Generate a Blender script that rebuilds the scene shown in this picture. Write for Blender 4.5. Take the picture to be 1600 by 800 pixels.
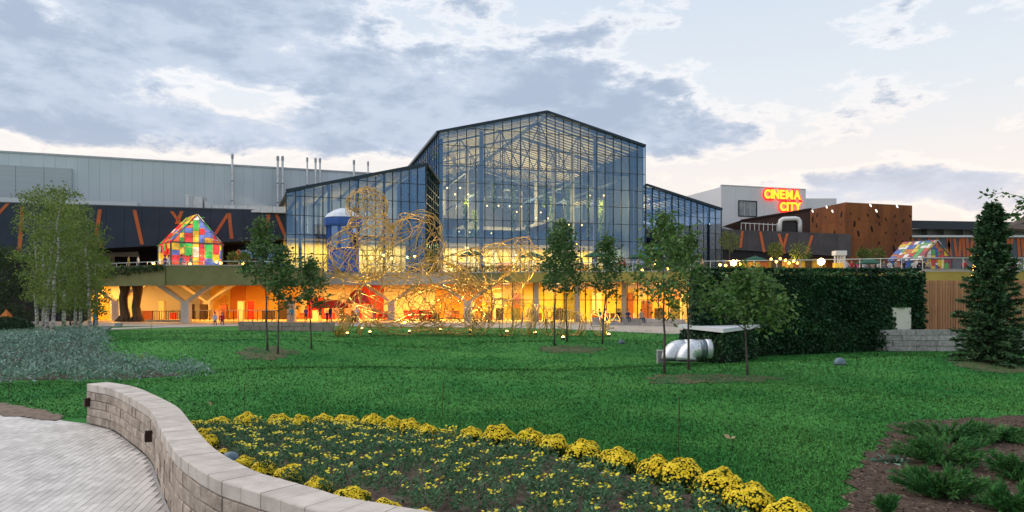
import bpy, bmesh, math, random
import numpy as np
from mathutils import Vector, Matrix

random.seed(7); rng = np.random.default_rng(7)
SC = bpy.context.scene
for o in list(bpy.data.objects): bpy.data.objects.remove(o)
COL = SC.collection

# ------------------------------------------------------------------ camera
F, EYE, HZ = 1100.0, 2.8, 465.0           # focal length in photo pixels, eye height, horizon row
cam_d = bpy.data.cameras.new('camera'); cam = bpy.data.objects.new('camera', cam_d); COL.objects.link(cam)
cam.location = (0, 0, EYE); cam.rotation_euler = (math.radians(90), 0, 0)
cam_d.sensor_width = 36; cam_d.lens = 36*F/1600; cam_d.shift_y = (HZ-400)/1600
cam_d.clip_start = 0.1; cam_d.clip_end = 6000
SC.camera = cam

# ------------------------------------------------------------------ world: dusk sky
SUN_AZ, SUN_EL = math.radians(-70), math.radians(42)
world = bpy.data.worlds.new('World'); SC.world = world; world.use_nodes = True
wt = world.node_tree; wt.nodes.clear()
class NT:
    """tiny node-tree writer"""
    def __init__(s, t): s.t = t
    def n(s, typ, **kw):
        nd = s.t.nodes.new(typ)
        for k, v in kw.items(): setattr(nd, k, v)
        return nd
    def put(s, sock, v):
        if isinstance(v, bpy.types.NodeSocket): s.t.links.new(v, sock)
        elif v is not None:
            if isinstance(v, (tuple, list)) and len(v) == 3 and sock.type == 'RGBA': v = (*v, 1)
            sock.default_value = v
    def m(s, op, a, b=None, c=None, clamp=False):
        nd = s.n('ShaderNodeMath', operation=op, use_clamp=clamp)
        for i, v in enumerate((a, b, c)):
            if v is not None: s.put(nd.inputs[i], v)
        return nd.outputs[0]
    def mix(s, f, a, b, mode='MIX'):
        nd = s.n('ShaderNodeMix', data_type='RGBA', blend_type=mode)
        s.put(nd.inputs[0], f); s.put(nd.inputs[6], a); s.put(nd.inputs[7], b)
        return nd.outputs[2]
    def smooth(s, v, a, b):
        nd = s.n('ShaderNodeMapRange', interpolation_type='SMOOTHSTEP')
        s.put(nd.inputs[0], v); s.put(nd.inputs[1], a); s.put(nd.inputs[2], b)
        return nd.outputs[0]
    def noise(s, vec, scale, detail=4, rough=.55, dist=0):
        nd = s.n('ShaderNodeTexNoise')
        if vec is not None: s.put(nd.inputs['Vector'], vec)
        nd.inputs['Scale'].default_value = scale; nd.inputs['Detail'].default_value = detail
        nd.inputs['Roughness'].default_value = rough; nd.inputs['Distortion'].default_value = dist
        return nd.outputs[0]
    def comb(s, x, y, z=0.0):
        nd = s.n('ShaderNodeCombineXYZ')
        for i, v in enumerate((x, y, z)): s.put(nd.inputs[i], v)
        return nd.outputs[0]
    def gauss(s, x, y, cx, cy, sx, sy):
        a = s.m('DIVIDE', s.m('SUBTRACT', x, cx), sx); b = s.m('DIVIDE', s.m('SUBTRACT', y, cy), sy)
        r = s.m('ADD', s.m('MULTIPLY', a, a), s.m('MULTIPLY', b, b))
        return s.m('POWER', 2.71828, s.m('MULTIPLY', r, -1.0))
w = NT(wt)
sky = w.n('ShaderNodeTexSky', sky_type='NISHITA', sun_disc=False)
sky.sun_elevation = SUN_EL; sky.sun_rotation = SUN_AZ
sky.air_density = 1.0; sky.dust_density = 1.5; sky.ozone_density = 2.0
tc = w.n('ShaderNodeTexCoord'); sp = w.n('ShaderNodeSeparateXYZ'); w.put(sp.inputs[0], tc.outputs['Generated'])
sx_, sy_, sz_ = sp.outputs
DEG = 57.29578
az = w.m('MULTIPLY', w.m('ARCTAN2', sx_, sy_), DEG)
el = w.m('MULTIPLY', w.m('ARCSINE', sz_), DEG)
# clear sky colour by elevation
ramp = w.n('ShaderNodeValToRGB'); w.put(ramp.inputs[0], w.m('DIVIDE', el, 90.0, clamp=True))
cr = ramp.color_ramp; cr.elements[0].position = 0; cr.elements[0].color = (.86, .74, .66, 1)
for p, c in ((.10, (.84, .77, .72)), (.17, (.69, .73, .77)), (.27, (.57, .65, .75)), (.5, (.52, .60, .71))):
    e = cr.elements.new(p); e.color = (*c, 1)
cr.elements[-1].position = 1; cr.elements[-1].color = (.50, .58, .68, 1)
clear = w.mix(.16, ramp.outputs[0], w.mix(1.0, sky.outputs[0], (.05, .05, .05), 'MULTIPLY'))
# clouds on a flat layer seen in perspective, thicker where the photograph's bank lies
pv = w.comb(w.m('MULTIPLY', az, .045), w.m('MULTIPLY', el, .095), 5.3)
n1 = w.noise(pv, 1.7, 10, .60, .15)
n2 = w.noise(w.comb(w.m('MULTIPLY', az, .11), w.m('MULTIPLY', el, .27), 8.1), 1.5, 10, .64, .2)
nn = w.m('ADD', w.m('MULTIPLY', n1, .72), w.m('SUBTRACT', w.m('MULTIPLY', n2, .78), .25))
line = w.m('SUBTRACT', w.m('MULTIPLY', w.m('ADD', az, 1.5), -.45), w.m('SUBTRACT', el, 23.0))  # >0 below the bank's upper edge
bank = w.m('MULTIPLY', w.smooth(line, -4.0, 6.5), w.smooth(el, 9.5, 13.0))
bank = w.m('MULTIPLY', bank, w.m('ADD', .55, w.m('MULTIPLY', .45, w.smooth(el, 40.0, 20.0))))
low = w.gauss(az, el, 29.0, 7.7, 10.0, 1.7)
low2 = w.gauss(az, el, -20.0, 10.8, 14.0, 2.0)
hole = w.gauss(az, el, -8.0, 20.5, 8.0, 2.8)
hole2 = w.gauss(az, el, -24.5, 14.6, 6.0, 1.2)
hole3 = w.gauss(az, el, -36.0, 18.5, 6.5, 1.4)
hole4 = w.gauss(az, el, -17.0, 15.0, 4.0, 1.6)
bias = w.m('ADD', w.m('MULTIPLY', bank, .36), w.m('ADD', w.m('MULTIPLY', low, .34), w.m('MULTIPLY', low2, .02)))
for h_, k_ in ((hole, .22), (hole2, .17), (hole3, .20), (hole4, .16)):
    bias = w.m('SUBTRACT', bias, w.m('MULTIPLY', h_, k_))
dens = w.m('ADD', nn, w.m('SUBTRACT', bias, .16))
cov = w.smooth(dens, .43, .61)
rim = w.m('MULTIPLY', w.smooth(dens, .38, .47), w.m('SUBTRACT', 1.0, w.smooth(dens, .47, .56)))
glow = w.mix(w.smooth(el, 20.0, 8.0), (.86, .83, .82), (.92, .81, .72))
dark = w.mix(w.smooth(nn, .42, .62), (.44, .505, .615), (.315, .38, .495))
dark = w.mix(w.m('MULTIPLY', w.smooth(el, 12.0, 5.0), .55), dark, (.74, .68, .68))
c = w.mix(w.m('MULTIPLY', rim, .45), clear, glow)
c = w.mix(w.m('MULTIPLY', cov, .93), c, dark)
bg = w.n('ShaderNodeBackground'); w.put(bg.inputs[0], c); bg.inputs[1].default_value = 1.0
w.put(w.n('ShaderNodeOutputWorld').inputs[0], bg.outputs[0])

# ------------------------------------------------------------------ sun: the last soft light
sd = bpy.data.lights.new('sun', 'SUN'); sun = bpy.data.objects.new('sun', sd); COL.objects.link(sun)
sd.energy = 1.5; sd.angle = math.radians(70); sd.color = (1, .88, .76)
sun.rotation_euler = (-Vector((math.sin(SUN_AZ)*math.cos(SUN_EL), math.cos(SUN_AZ)*math.cos(SUN_EL), math.sin(SUN_EL)))).to_track_quat('-Z', 'Y').to_euler()

SC.view_settings.view_transform = 'Standard'; SC.view_settings.look = 'None'
SC.view_settings.exposure = 0.42; SC.view_settings.gamma = 1
SC.render.engine = 'CYCLES'
SC.cycles.max_bounces = 6; SC.cycles.diffuse_bounces = 3; SC.cycles.glossy_bounces = 3
SC.cycles.transmission_bounces = 4; SC.cycles.transparent_max_bounces = 16
SC.cycles.sample_clamp_indirect = 4; SC.cycles.use_denoising = True
SC.cycles.caustics_reflective = False; SC.cycles.caustics_refractive = False

# ------------------------------------------------------------------ measuring
def X(px, d): return (px-800)/F*d
def Z(py, d): return EYE-(py-HZ)/F*d
def W(px, py, d): return Vector((X(px, d), d, Z(py, d)))
def G(px, py, z=0.0):
    d = F*(EYE-z)/(py-HZ); return Vector((X(px, d), d, z))

# ------------------------------------------------------------------ materials
MATS = {}
def rnd_value(t):
    g = t.n('ShaderNodeNewGeometry'); oi = t.n('ShaderNodeObjectInfo')
    return t.m('FRACT', t.m('ADD', g.outputs['Random Per Island'], oi.outputs['Random']))
def mat(name, c1, c2=None, scale=4.0, rough=.8, bump=0.0, bscale=30.0, rnd=0.0, metal=0.0, spec=.3,
        emit=0.0, ecol=None, detail=5, transl=0.0, stretch=None, coord='Object', alpha=None, nattr=None):
    if name in MATS: return MATS[name]
    m_ = bpy.data.materials.new(name); m_.use_nodes = True; nt = m_.node_tree; nt.nodes.clear(); t = NT(nt)
    p = t.n('ShaderNodeBsdfPrincipled'); out = t.n('ShaderNodeOutputMaterial')
    p.inputs['Roughness'].default_value = rough; p.inputs['Metallic'].default_value = metal
    p.inputs['Specular IOR Level'].default_value = spec
    co = t.n('ShaderNodeTexCoord').outputs[coord] if coord != 'Position' else t.n('ShaderNodeNewGeometry').outputs['Position']
    if stretch:
        mp = t.n('ShaderNodeMapping'); t.put(mp.inputs[0], co); mp.inputs['Scale'].default_value = stretch; co = mp.outputs[0]
    col = (*c1, 1)
    if c2 is not None:
        col = t.mix(t.smooth(t.noise(co, scale, detail), .32, .68), c1, c2)
    if rnd:
        f = t.m('ADD', 1.0-rnd, t.m('MULTIPLY', rnd_value(t), 2*rnd))
        col = t.mix(1.0, col if not isinstance(col, tuple) else c1, t.comb(f, f, f), 'MULTIPLY')
    t.put(p.inputs['Base Color'], col)
    if bump:
        b = t.n('ShaderNodeBump'); b.inputs['Strength'].default_value = bump; b.inputs['Distance'].default_value = .02
        t.put(b.inputs['Height'], t.noise(co, bscale, 6, .6)); t.put(p.inputs['Normal'], b.outputs[0])
    if nattr:
        an = t.n('ShaderNodeAttribute', attribute_name=nattr); t.put(p.inputs['Normal'], an.outputs['Vector'])
    if emit:
        t.put(p.inputs['Emission Color'], ecol or (col if not isinstance(col, tuple) else c1)); p.inputs['Emission Strength'].default_value = emit
    if alpha is not None: p.inputs['Alpha'].default_value = alpha
    sh = p.outputs[0]
    if transl:
        tr = t.n('ShaderNodeBsdfTranslucent'); t.put(tr.inputs[0], col)
        mx = t.n('ShaderNodeMixShader'); mx.inputs[0].default_value = transl
        t.put(mx.inputs[1], sh); t.put(mx.inputs[2], tr.outputs[0]); sh = mx.outputs[0]
    t.put(out.inputs[0], sh)
    MATS[name] = m_; return m_
def glass(name, tint, refl, fac, rough=.02):
    m_ = bpy.data.materials.new(name); m_.use_nodes = True; nt = m_.node_tree; nt.nodes.clear(); t = NT(nt)
    a = t.n('ShaderNodeBsdfTransparent'); t.put(a.inputs[0], tint)
    g = t.n('ShaderNodeBsdfGlossy'); t.put(g.inputs[0], refl); g.inputs['Roughness'].default_value = rough
    lw = t.n('ShaderNodeLayerWeight'); lw.inputs[0].default_value = .35
    mx = t.n('ShaderNodeMixShader'); t.put(mx.inputs[0], t.m('ADD', fac, t.m('MULTIPLY', lw.outputs['Fresnel'], .5), clamp=True))
    t.put(mx.inputs[1], a.outputs[0]); t.put(mx.inputs[2], g.outputs[0])
    t.put(t.n('ShaderNodeOutputMaterial').inputs[0], mx.outputs[0])
    MATS[name] = m_; return m_
def emitter(name, c, s):
    return mat(name, c, rough=.5, emit=s, ecol=c)

# ------------------------------------------------------------------ geometry helpers
class MB:
    def __init__(s): s.v = []; s.f = []; s.mi = []
    def add(s, vs, fs, mi=0):
        o = len(s.v); s.v += [tuple(p) for p in vs]; s.f += [tuple(i+o for i in f) for f in fs]; s.mi += [mi]*len(fs); return s
    def box(s, a, b, mi=0):
        x0, y0, z0 = a; x1, y1, z1 = b
        return s.add([(x0,y0,z0),(x1,y0,z0),(x1,y1,z0),(x0,y1,z0),(x0,y0,z1),(x1,y0,z1),(x1,y1,z1),(x0,y1,z1)],
              [(3,2,1,0),(4,5,6,7),(0,1,5,4),(1,2,6,5),(2,3,7,6),(3,0,4,7)], mi)
    def hexa(s, b4, t4, mi=0):
        return s.add(list(b4)+list(t4), [(3,2,1,0),(4,5,6,7),(0,1,5,4),(1,2,6,5),(2,3,7,6),(3,0,4,7)], mi)
    def bar(s, p, q, wd, hg=None, up=(0,0,1), mi=0):
        """square bar from p to q"""
        p, q = Vector(p), Vector(q); hg = hg or wd; d = (q-p).normalized(); u = Vector(up)
        if abs(d.dot(u)) > .97: u = Vector((0,1,0))
        r = d.cross(u).normalized(); u = r.cross(d).normalized()
        o = [(-1,-1),(1,-1),(1,1),(-1,1)]
        return s.hexa([p+r*a*wd/2+u*b*hg/2 for a, b in o], [q+r*a*wd/2+u*b*hg/2 for a, b in o], mi)
    def tube(s, pts, rad, n=6, mi=0, cap=True):
        pts = [Vector(p) for p in pts]; k = len(pts)
        if not hasattr(rad, '__len__'): rad = [rad]*k
        o = len(s.v); u = None
        for i, p in enumerate(pts):
            d = (pts[min(i+1, k-1)]-pts[max(i-1, 0)]).normalized()
            if u is None: u = d.orthogonal().normalized()
            else:
                u = (u-d*u.dot(d)); u = u.normalized() if u.length > 1e-5 else d.orthogonal().normalized()
            r = d.cross(u)
            for j in range(n):
                a = 2*math.pi*j/n; s.v.append(tuple(p+(u*math.cos(a)+r*math.sin(a))*rad[i]))
        for i in range(k-1):
            for j in range(n):
                a = o+i*n+j; b = o+i*n+(j+1) % n
                s.f.append((a, b, b+n, a+n)); s.mi.append(mi)
        if cap:
            s.f.append(tuple(o+j for j in range(n))[::-1]); s.f.append(tuple(o+(k-1)*n+j for j in range(n))); s.mi += [mi]*2
        return s
    def lathe(s, prof, n=12, c=(0,0,0), mi=0):
        """prof = (radius, z) from bottom to top"""
        o = len(s.v); c = Vector(c)
        for r, z in prof:
            for j in range(n):
                a = 2*math.pi*j/n; s.v.append((c.x+r*math.cos(a), c.y+r*math.sin(a), c.z+z))
        for i in range(len(prof)-1):
            for j in range(n):
                a = o+i*n+j; b = o+i*n+(j+1) % n; s.f.append((a, b, b+n, a+n)); s.mi.append(mi)
        s.f.append(tuple(o+j for j in range(n))[::-1]); s.f.append(tuple(o+(len(prof)-1)*n+j for j in range(n))); s.mi += [mi]*2
        return s
    def prism(s, poly, z0, z1, mi=0):
        n = len(poly); v = [(p[0], p[1], z0) for p in poly]+[(p[0], p[1], z1) for p in poly]
        return s.add(v, [tuple(range(n))[::-1], tuple(range(n, 2*n))]+[(i, (i+1) % n, n+(i+1) % n, n+i) for i in range(n)], mi)
    def slab(s, poly, th, mi=0):
        """poly = planar 3-D polygon; thickness along its normal, backwards"""
        ps = [Vector(p) for p in poly]; nrm = (ps[1]-ps[0]).cross(ps[2]-ps[0]).normalized(); n = len(ps)
        v = ps+[p-nrm*th for p in ps]
        return s.add(v, [tuple(range(n)), tuple(range(n, 2*n))[::-1]]+[(i, n+i, n+(i+1) % n, (i+1) % n) for i in range(n)], mi)
    def obj(s, name, m_, parent=None, smooth=False, loc=None):
        me = bpy.data.meshes.new(name)
        off = Vector((0,0,0))
        if parent is not None:
            p = parent
            while p is not None: off += p.location; p = p.parent
        v = [(x-off.x, y-off.y, z-off.z) for x, y, z in s.v] if off.length else s.v
        me.from_pydata(v, [], s.f)
        for q in (m_ if isinstance(m_, (list, tuple)) else [m_]): me.materials.append(q)
        if any(s.mi): me.polygons.foreach_set('material_index', s.mi)
        if smooth: me.polygons.foreach_set('use_smooth', [True]*len(s.f))
        me.update()
        return link(name, me, parent)
def link(name, me, parent=None):
    o = bpy.data.objects.new(name, me); COL.objects.link(o)
    if parent is not None: o.parent = parent
    return o
def tag(o, label=None, cat=None, group=None, kind=None):
    if label: o['label'] = label
    if cat: o['category'] = cat
    if group: o['group'] = group
    if kind: o['kind'] = kind
    return o
def thing(name, label, cat, loc=(0,0,0), group=None, rz=0.0):
    o = bpy.data.objects.new(name, None); COL.objects.link(o); o.location = loc; o.rotation_euler = (0,0,rz)
    o.empty_display_size = .2
    return tag(o, label, cat, group)
def copy_tree(o, parent=None):
    c_ = o.copy(); COL.objects.link(c_); c_.parent = parent
    for ch in list(o.children): copy_tree(ch, c_)
    return c_
def np_mesh(name, V, FQ, m_, parent=None, mi=None, smooth=False):
    """V (n,3), FQ (k,c) same-size faces"""
    V = np.asarray(V, np.float32); FQ = np.asarray(FQ, np.int32); k, c_ = FQ.shape
    off = Vector((0,0,0)); p = parent
    while p is not None: off += p.location; p = p.parent
    V = V-np.array(off, np.float32)
    me = bpy.data.meshes.new(name)
    me.vertices.add(len(V)); me.vertices.foreach_set('co', V.ravel())
    me.loops.add(k*c_); me.loops.foreach_set('vertex_index', FQ.ravel())
    me.polygons.add(k); me.polygons.foreach_set('loop_start', np.arange(0, k*c_, c_, dtype=np.int32))
    me.polygons.foreach_set('loop_total', np.full(k, c_, np.int32))
    for q in (m_ if isinstance(m_, (list, tuple)) else [m_]): me.materials.append(q)
    if mi is not None: me.polygons.foreach_set('material_index', np.asarray(mi, np.int32))
    if smooth: me.polygons.foreach_set('use_smooth', np.ones(k, bool))
    me.update(calc_edges=True); me.validate()
    return link(name, me, parent)
def unit(a): return a/np.maximum(np.linalg.norm(a, axis=1, keepdims=True), 1e-6)
def leaf_quads(P, size, aspect=.55, up=.3, dirs=None, jitter=.35):
    """rhombic leaves at points P; returns verts, faces"""
    n = len(P); P = np.asarray(P, float)
    d = rng.normal(size=(n, 3)) if dirs is None else np.asarray(dirs)+rng.normal(size=(n, 3))*jitter
    if dirs is None: d[:, 2] = d[:, 2]*.7-.1
    d = unit(d); r = rng.normal(size=(n, 3)); r[:, 2] *= .5; s_ = unit(np.cross(d, r)); nn_ = np.cross(s_, d)
    L = (size*(.6+.8*rng.random(n)))[:, None]
    V = np.stack([P, P+d*L*.5+s_*L*aspect*.5+nn_*L*.08, P+d*L, P+d*L*.5-s_*L*aspect*.5+nn_*L*.08], 1).reshape(-1, 3)
    return V, np.arange(4*n).reshape(-1, 4)
ORD = ('first second third fourth fifth sixth seventh eighth ninth tenth eleventh twelfth thirteenth fourteenth fifteenth sixteenth '
       'seventeenth eighteenth nineteenth twentieth twenty-first twenty-second twenty-third twenty-fourth twenty-fifth twenty-sixth '
       'twenty-seventh twenty-eighth twenty-ninth thirtieth').split()
def lr(i, n):
    return 'leftmost' if i == 0 else 'rightmost' if i == n-1 else ORD[i]+' from the left'
def in_poly(x, y, poly):
    x = np.asarray(x, float); y = np.asarray(y, float); r = np.zeros(x.shape, bool); j = len(poly)-1
    for i in range(len(poly)):
        xi, yi = poly[i][:2]; xj, yj = poly[j][:2]
        cnd = ((yi > y) != (yj > y)) & (x < (xj-xi)*(y-yi)/((yj-yi) or 1e-9)+xi); r ^= cnd; j = i
    return r
def smooth_curve(pts, n):
    """Catmull-Rom through pts, n samples"""
    P = [np.array(p, float) for p in pts]; P = [2*P[0]-P[1]]+P+[2*P[-1]-P[-2]]; out = []; k = len(P)-3
    for s_ in np.linspace(0, k-1e-6, n):
        i = int(s_); t = s_-i; a, b, c_, d = P[i:i+4]
        out.append(.5*((2*b)+(-a+c_)*t+(2*a-5*b+4*c_-d)*t*t+(-a+3*b-3*c_+d)*t**3))
    return np.array(out)
# ================================================================== THE LARGE STRUCTURE: ground
WALL_H = .88
outer_px = [(136,599.5),(175,607),(212,625),(235,640),(247,660),(260,684),(282,712),(332,744),(379,761),(432,777),(499,797)]
wall_out = [np.array(G(a, b, WALL_H))[:2] for a, b in outer_px]
wall_out += [np.array((-.4, 5.75)), np.array((1.2, 5.5))]
WO = smooth_curve(wall_out, 400)
tan_ = np.gradient(WO, axis=0); tan_ /= np.linalg.norm(tan_, axis=1)[:, None]
nrm_ = np.stack([-tan_[:, 1], tan_[:, 0]], 1)              # towards the flower bed
if nrm_[200] @ (np.array((0, 11.))-WO[200]) < 0: nrm_ = -nrm_
WALL_T = .42
WC = WO+nrm_*WALL_T*.5; WI = WO+nrm_*WALL_T
path_poly = [tuple(p) for p in WI]+[(1.5, 0), (-40, 0), (-40, 20.0), (-13.0, 17.4), (-9.9, 16.1)]
MOUNDS = [(-1, 8, .62, 5.0, 5.0), (-10.5, 33, .75, 4.5, 2.8), (-19.5, 31, .75, 4, 4), (6, 17, .25, 3, 2), (15, 26, .4, 4, 2.5), (-6, 24, .3, 4, 2.2), (7.0, 24, .30, 4, 3),
          (20, 29, .32, 4, 3), (4.0, 39, .35, 5, 3), (11, 9, .30, 4, 4), (-2, 22, .18, 6, 3), (14, 20, .22, 5, 4), (0, 29, -.12, 8, 3)]
def H(x, y):
    x = np.asarray(x, float); y = np.asarray(y, float); h = np.zeros(np.broadcast(x, y).shape)
    for cx, cy, a, sx, sy in MOUNDS: h = h+a*np.exp(-((x-cx)/sx)**2*.5-((y-cy)/sy)**2*.5)
    h = h*np.clip((62-y)/12, 0, 1)
    h = h+.025*np.sin(x*1.3+.4*y)*np.sin(y*.9)*np.clip((40-y)/20, 0, 1)
    return np.where(in_poly(x, y, path_poly), -.06, h)
def ht(x, y): return float(H(np.array([x]), np.array([y]))[0])
def GT(px, py):
    """the terrain point seen at a photo position"""
    ds = np.arange(5.5, 70, .02); x = (px-800)/F*ds; z = EYE-(py-HZ)/F*ds
    hit = np.nonzero(z <= H(x, ds))[0]
    i = hit[0] if len(hit) else -1
    return Vector((x[i], ds[i], ht(x[i], ds[i])))

lawn_m = mat('lawn', (.026, .155, .030), (.062, .225, .046), scale=.28, rough=.9, bump=.6, bscale=24, coord='Position', spec=.1)
xs = np.concatenate([[-2500, -900, -300, -120, -70, -55], np.arange(-45, 32.01, .3), [40, 55, 80, 140, 300, 900, 2500]])
ys = np.concatenate([[-300, -60, -15, -5], np.arange(0, 66.01, .3), [72, 90, 120, 200, 500, 1200, 3000]])
gx, gy = np.meshgrid(xs, ys); gz = H(gx, gy)
V = np.stack([gx, gy, gz], -1).reshape(-1, 3); nx, ny = len(xs), len(ys)
ii = (np.arange(ny-1)[:, None]*nx+np.arange(nx-1)[None]).ravel()
lawn = np_mesh('lawn', V, np.stack([ii, ii+1, ii+nx+1, ii+nx], 1), lawn_m, smooth=True)
tag(lawn, 'wide mown green lawn with low mounds', 'lawn', kind='structure')

def sheet(name, poly, off, m_, label, cat, step=.25, kind='structure', fn=None, ragged=0.0):
    """a sheet laid on the terrain inside poly"""
    P = np.array([p[:2] for p in poly]); x0, y0 = P.min(0); x1, y1 = P.max(0)
    X_, Y_ = np.meshgrid(np.arange(x0, x1+step, step), np.arange(y0, y1+step, step))
    cx, cy = X_[:-1, :-1]+step/2, Y_[:-1, :-1]+step/2
    jx = cx+ragged*np.sin(cy*7.1+cx*3); jy = cy+ragged*np.sin(cx*6.3+1)
    ok = in_poly(jx, jy, poly).ravel(); n = X_.shape[1]
    i = (np.arange(X_.shape[0]-1)[:, None]*n+np.arange(n-1)[None]).ravel()[ok]
    Z_ = (fn or H)(X_, Y_)+off
    o = np_mesh(name, np.stack([X_, Y_, Z_], -1).reshape(-1, 3), np.stack([i, i+1, i+n+1, i+n], 1), m_, smooth=True)
    return tag(o, label, cat, kind=kind)

# ---- plaza in front of and under the mall, footpath to it
paving_far = mat('plaza_paving', (.34, .31, .27), (.42, .39, .34), scale=.6, rough=.7, bump=.1, coord='Position')
mb = MB(); mb.prism([(-75, 66), (-22, 69), (-14, 68.5), (4, 63), (12, 54), (30, 54), (75, 60), (75, 170), (-75, 170)], -.3, .035)
tag(mb.obj('plaza', paving_far), 'pale paved plaza in front of the lit ground floor', 'plaza', kind='structure')
fp = [G(-90, 533), G(0, 526), G(60, 521), G(160, 516.3), G(260, 512.5), G(380, 509.8), G(500, 508)]
c_ = smooth_curve([p[:2] for p in fp], 60); tn = np.gradient(c_, axis=0); tn /= np.linalg.norm(tn, axis=1)[:, None]; nm = np.stack([-tn[:, 1], tn[:, 0]], 1)
mb = MB()
for i in range(59):
    a, b = c_[i], c_[i+1]; a2, b2 = a+nm[i]*2.4, b+nm[i+1]*2.4
    mb.hexa([(*a, -.1), (*b, -.1), (*b2, -.1), (*a2, -.1)], [(*a, .07), (*b, .07), (*b2, .07), (*a2, .07)])
tag(mb.obj('footpath', mat('footpath', (.40, .36, .32), (.48, .44, .40), scale=1, rough=.75, coord='Position')), 'narrow pale footpath curving past the birches', 'path', kind='structure')

# ---- paved forecourt in the foreground: bed sheet + pavers
bedding = mat('bedding_sand', (.34, .33, .32), (.42, .40, .39), scale=8, rough=.95, coord='Position')
court_poly = [tuple(p) for p in WO]+[(1.2, 1), (-30, 1), (-30, 19.6), (-13.2, 17.35), (-9.95, 15.95)]
mb = MB(); mb.prism(court_poly, -.20, -.012)
court = mb.obj('paved_court', bedding); tag(court, 'pale block-paved court beside the curved stone wall', 'paving', kind='structure')
paver_m = mat('paver', (.51, .485, .46), (.63, .60, .57), scale=1.0, rough=.75, rnd=.13, bump=.25, bscale=60, spec=.2, coord='Position')
PL, PWd = .21, .105
def paver_mesh(k):
    mb = MB(); g = .0022; b = .0035; h = .05
    o_ = [(-PL/2+g, -PWd/2+g), (PL/2-g, -PWd/2+g), (PL/2-g, PWd/2-g), (-PL/2+g, PWd/2-g)]
    i_ = [(x-math.copysign(b, x), y-math.copysign(b, y)) for x, y in o_]
    v = [(x, y, -h) for x, y in o_]+[(x, y, -b) for x, y in o_]+[(x, y, 0) for x, y in i_]
    f = [(0,1,5,4),(1,2,6,5),(2,3,7,6),(3,0,4,7),(4,5,9,8),(5,6,10,9),(6,7,11,10),(7,4,8,11),(8,9,10,11)]
    mb.add(v, f); return mb
pm = paver_mesh(0)
me_p = bpy.data.meshes.new('paver'); me_p.from_pydata(pm.v, [], pm.f); me_p.materials.append(paver_m)
dirv = np.array((-.22, 1.0)); dirv /= np.linalg.norm(dirv); perp = np.array((dirv[1], -dirv[0])); ang = math.atan2(dirv[1], dirv[0])
cells = []
inner = [tuple(p) for p in (WO-nrm_*.06)]+[(1.2, 2), (-30, 2), (-30, 19.4), (-13.2, 17.25), (-9.95, 15.85)]
for r in range(-160, 160):
    for q in range(-120, 120):
        p = np.array((-8.0, 11.0))+perp*(r*PWd)+dirv*((q+.5*(r % 2))*PL)
        cells.append(p)
cells = np.array(cells)
ok = in_poly(cells[:, 0], cells[:, 1], inner) & (cells[:, 1] > 8.6) & (cells[:, 0]/cells[:, 1] > -.80) & (cells[:, 1] < 19)
cells = cells[ok]; cells = cells[np.argsort(cells[:, 1])]
print('pavers', len(cells))
cd, sd_ = math.cos(ang), math.sin(ang)
# the 300 that show largest are objects of their own; the rest is one mass
vis = (cells[:, 0]/cells[:, 1] > -.74) & (cells[:, 1] > 9.15)
idx = np.nonzero(vis)[0][:300]; sel = np.zeros(len(cells), bool); sel[idx] = True
for p in cells[sel]:
    o = link('paver', me_p, court); o.location = (p[0], p[1], random.uniform(-.002, .002)); o.rotation_euler = (random.uniform(-.006, .006), random.uniform(-.006, .006), ang)
base = np.array(pm.v); rest = cells[~sel]; n = len(rest)
R = np.stack([base[:, 0]*cd-base[:, 1]*sd_, base[:, 0]*sd_+base[:, 1]*cd, base[:, 2]], 1)
VV = R[None]+np.concatenate([rest, rng.uniform(-.002, .002, (n, 1))], 1)[:, None]
FF = np.array(pm.f)[None]+(np.arange(n)*len(base))[:, None, None]
po = np_mesh('paver_field', VV.reshape(-1, 3), FF.reshape(-1, 4), paver_m, court); po['kind'] = 'stuff'

# ---- curved retaining wall: every block its own piece
block_m = mat('split_stone', (.46, .39, .33), (.28, .23, .19), scale=5, rough=.9, rnd=.20, bump=.9, bscale=26, coord='Position')
cap_m = mat('cap_stone', (.58, .525, .475), (.46, .41, .365), scale=3.5, rough=.85, rnd=.10, bump=.5, bscale=40, coord='Position')
seg = np.concatenate([[0], np.cumsum(np.linalg.norm(np.diff(WC, axis=0), axis=1))]); LEN = seg[-1]
def at(curve, s_): return np.array([np.interp(s_, seg, curve[:, 0]), np.interp(s_, seg, curve[:, 1])])
swall = thing('retaining_wall', 'low curving wall of rough beige stone blocks between paving and flower bed', 'stone wall', (float(WC[150][0]), float(WC[150][1]), 0))
core = MB()
for i in range(0, 396, 4):
    a, b = WO[i]+nrm_[i]*.05, WO[i+4]+nrm_[i+4]*.05; a2, b2 = WI[i]-nrm_[i]*.05, WI[i+4]-nrm_[i+4]*.05
    core.hexa([(*a, -.1), (*b, -.1), (*b2, -.1), (*a2, -.1)], [(*a, WALL_H-.03), (*b, WALL_H-.03), (*b2, WALL_H-.03), (*a2, WALL_H-.03)])
core.obj('core', mat('mortar', (.16, .14, .13), rough=.95), swall)
rows = 5; rh = (WALL_H)/rows
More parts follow.
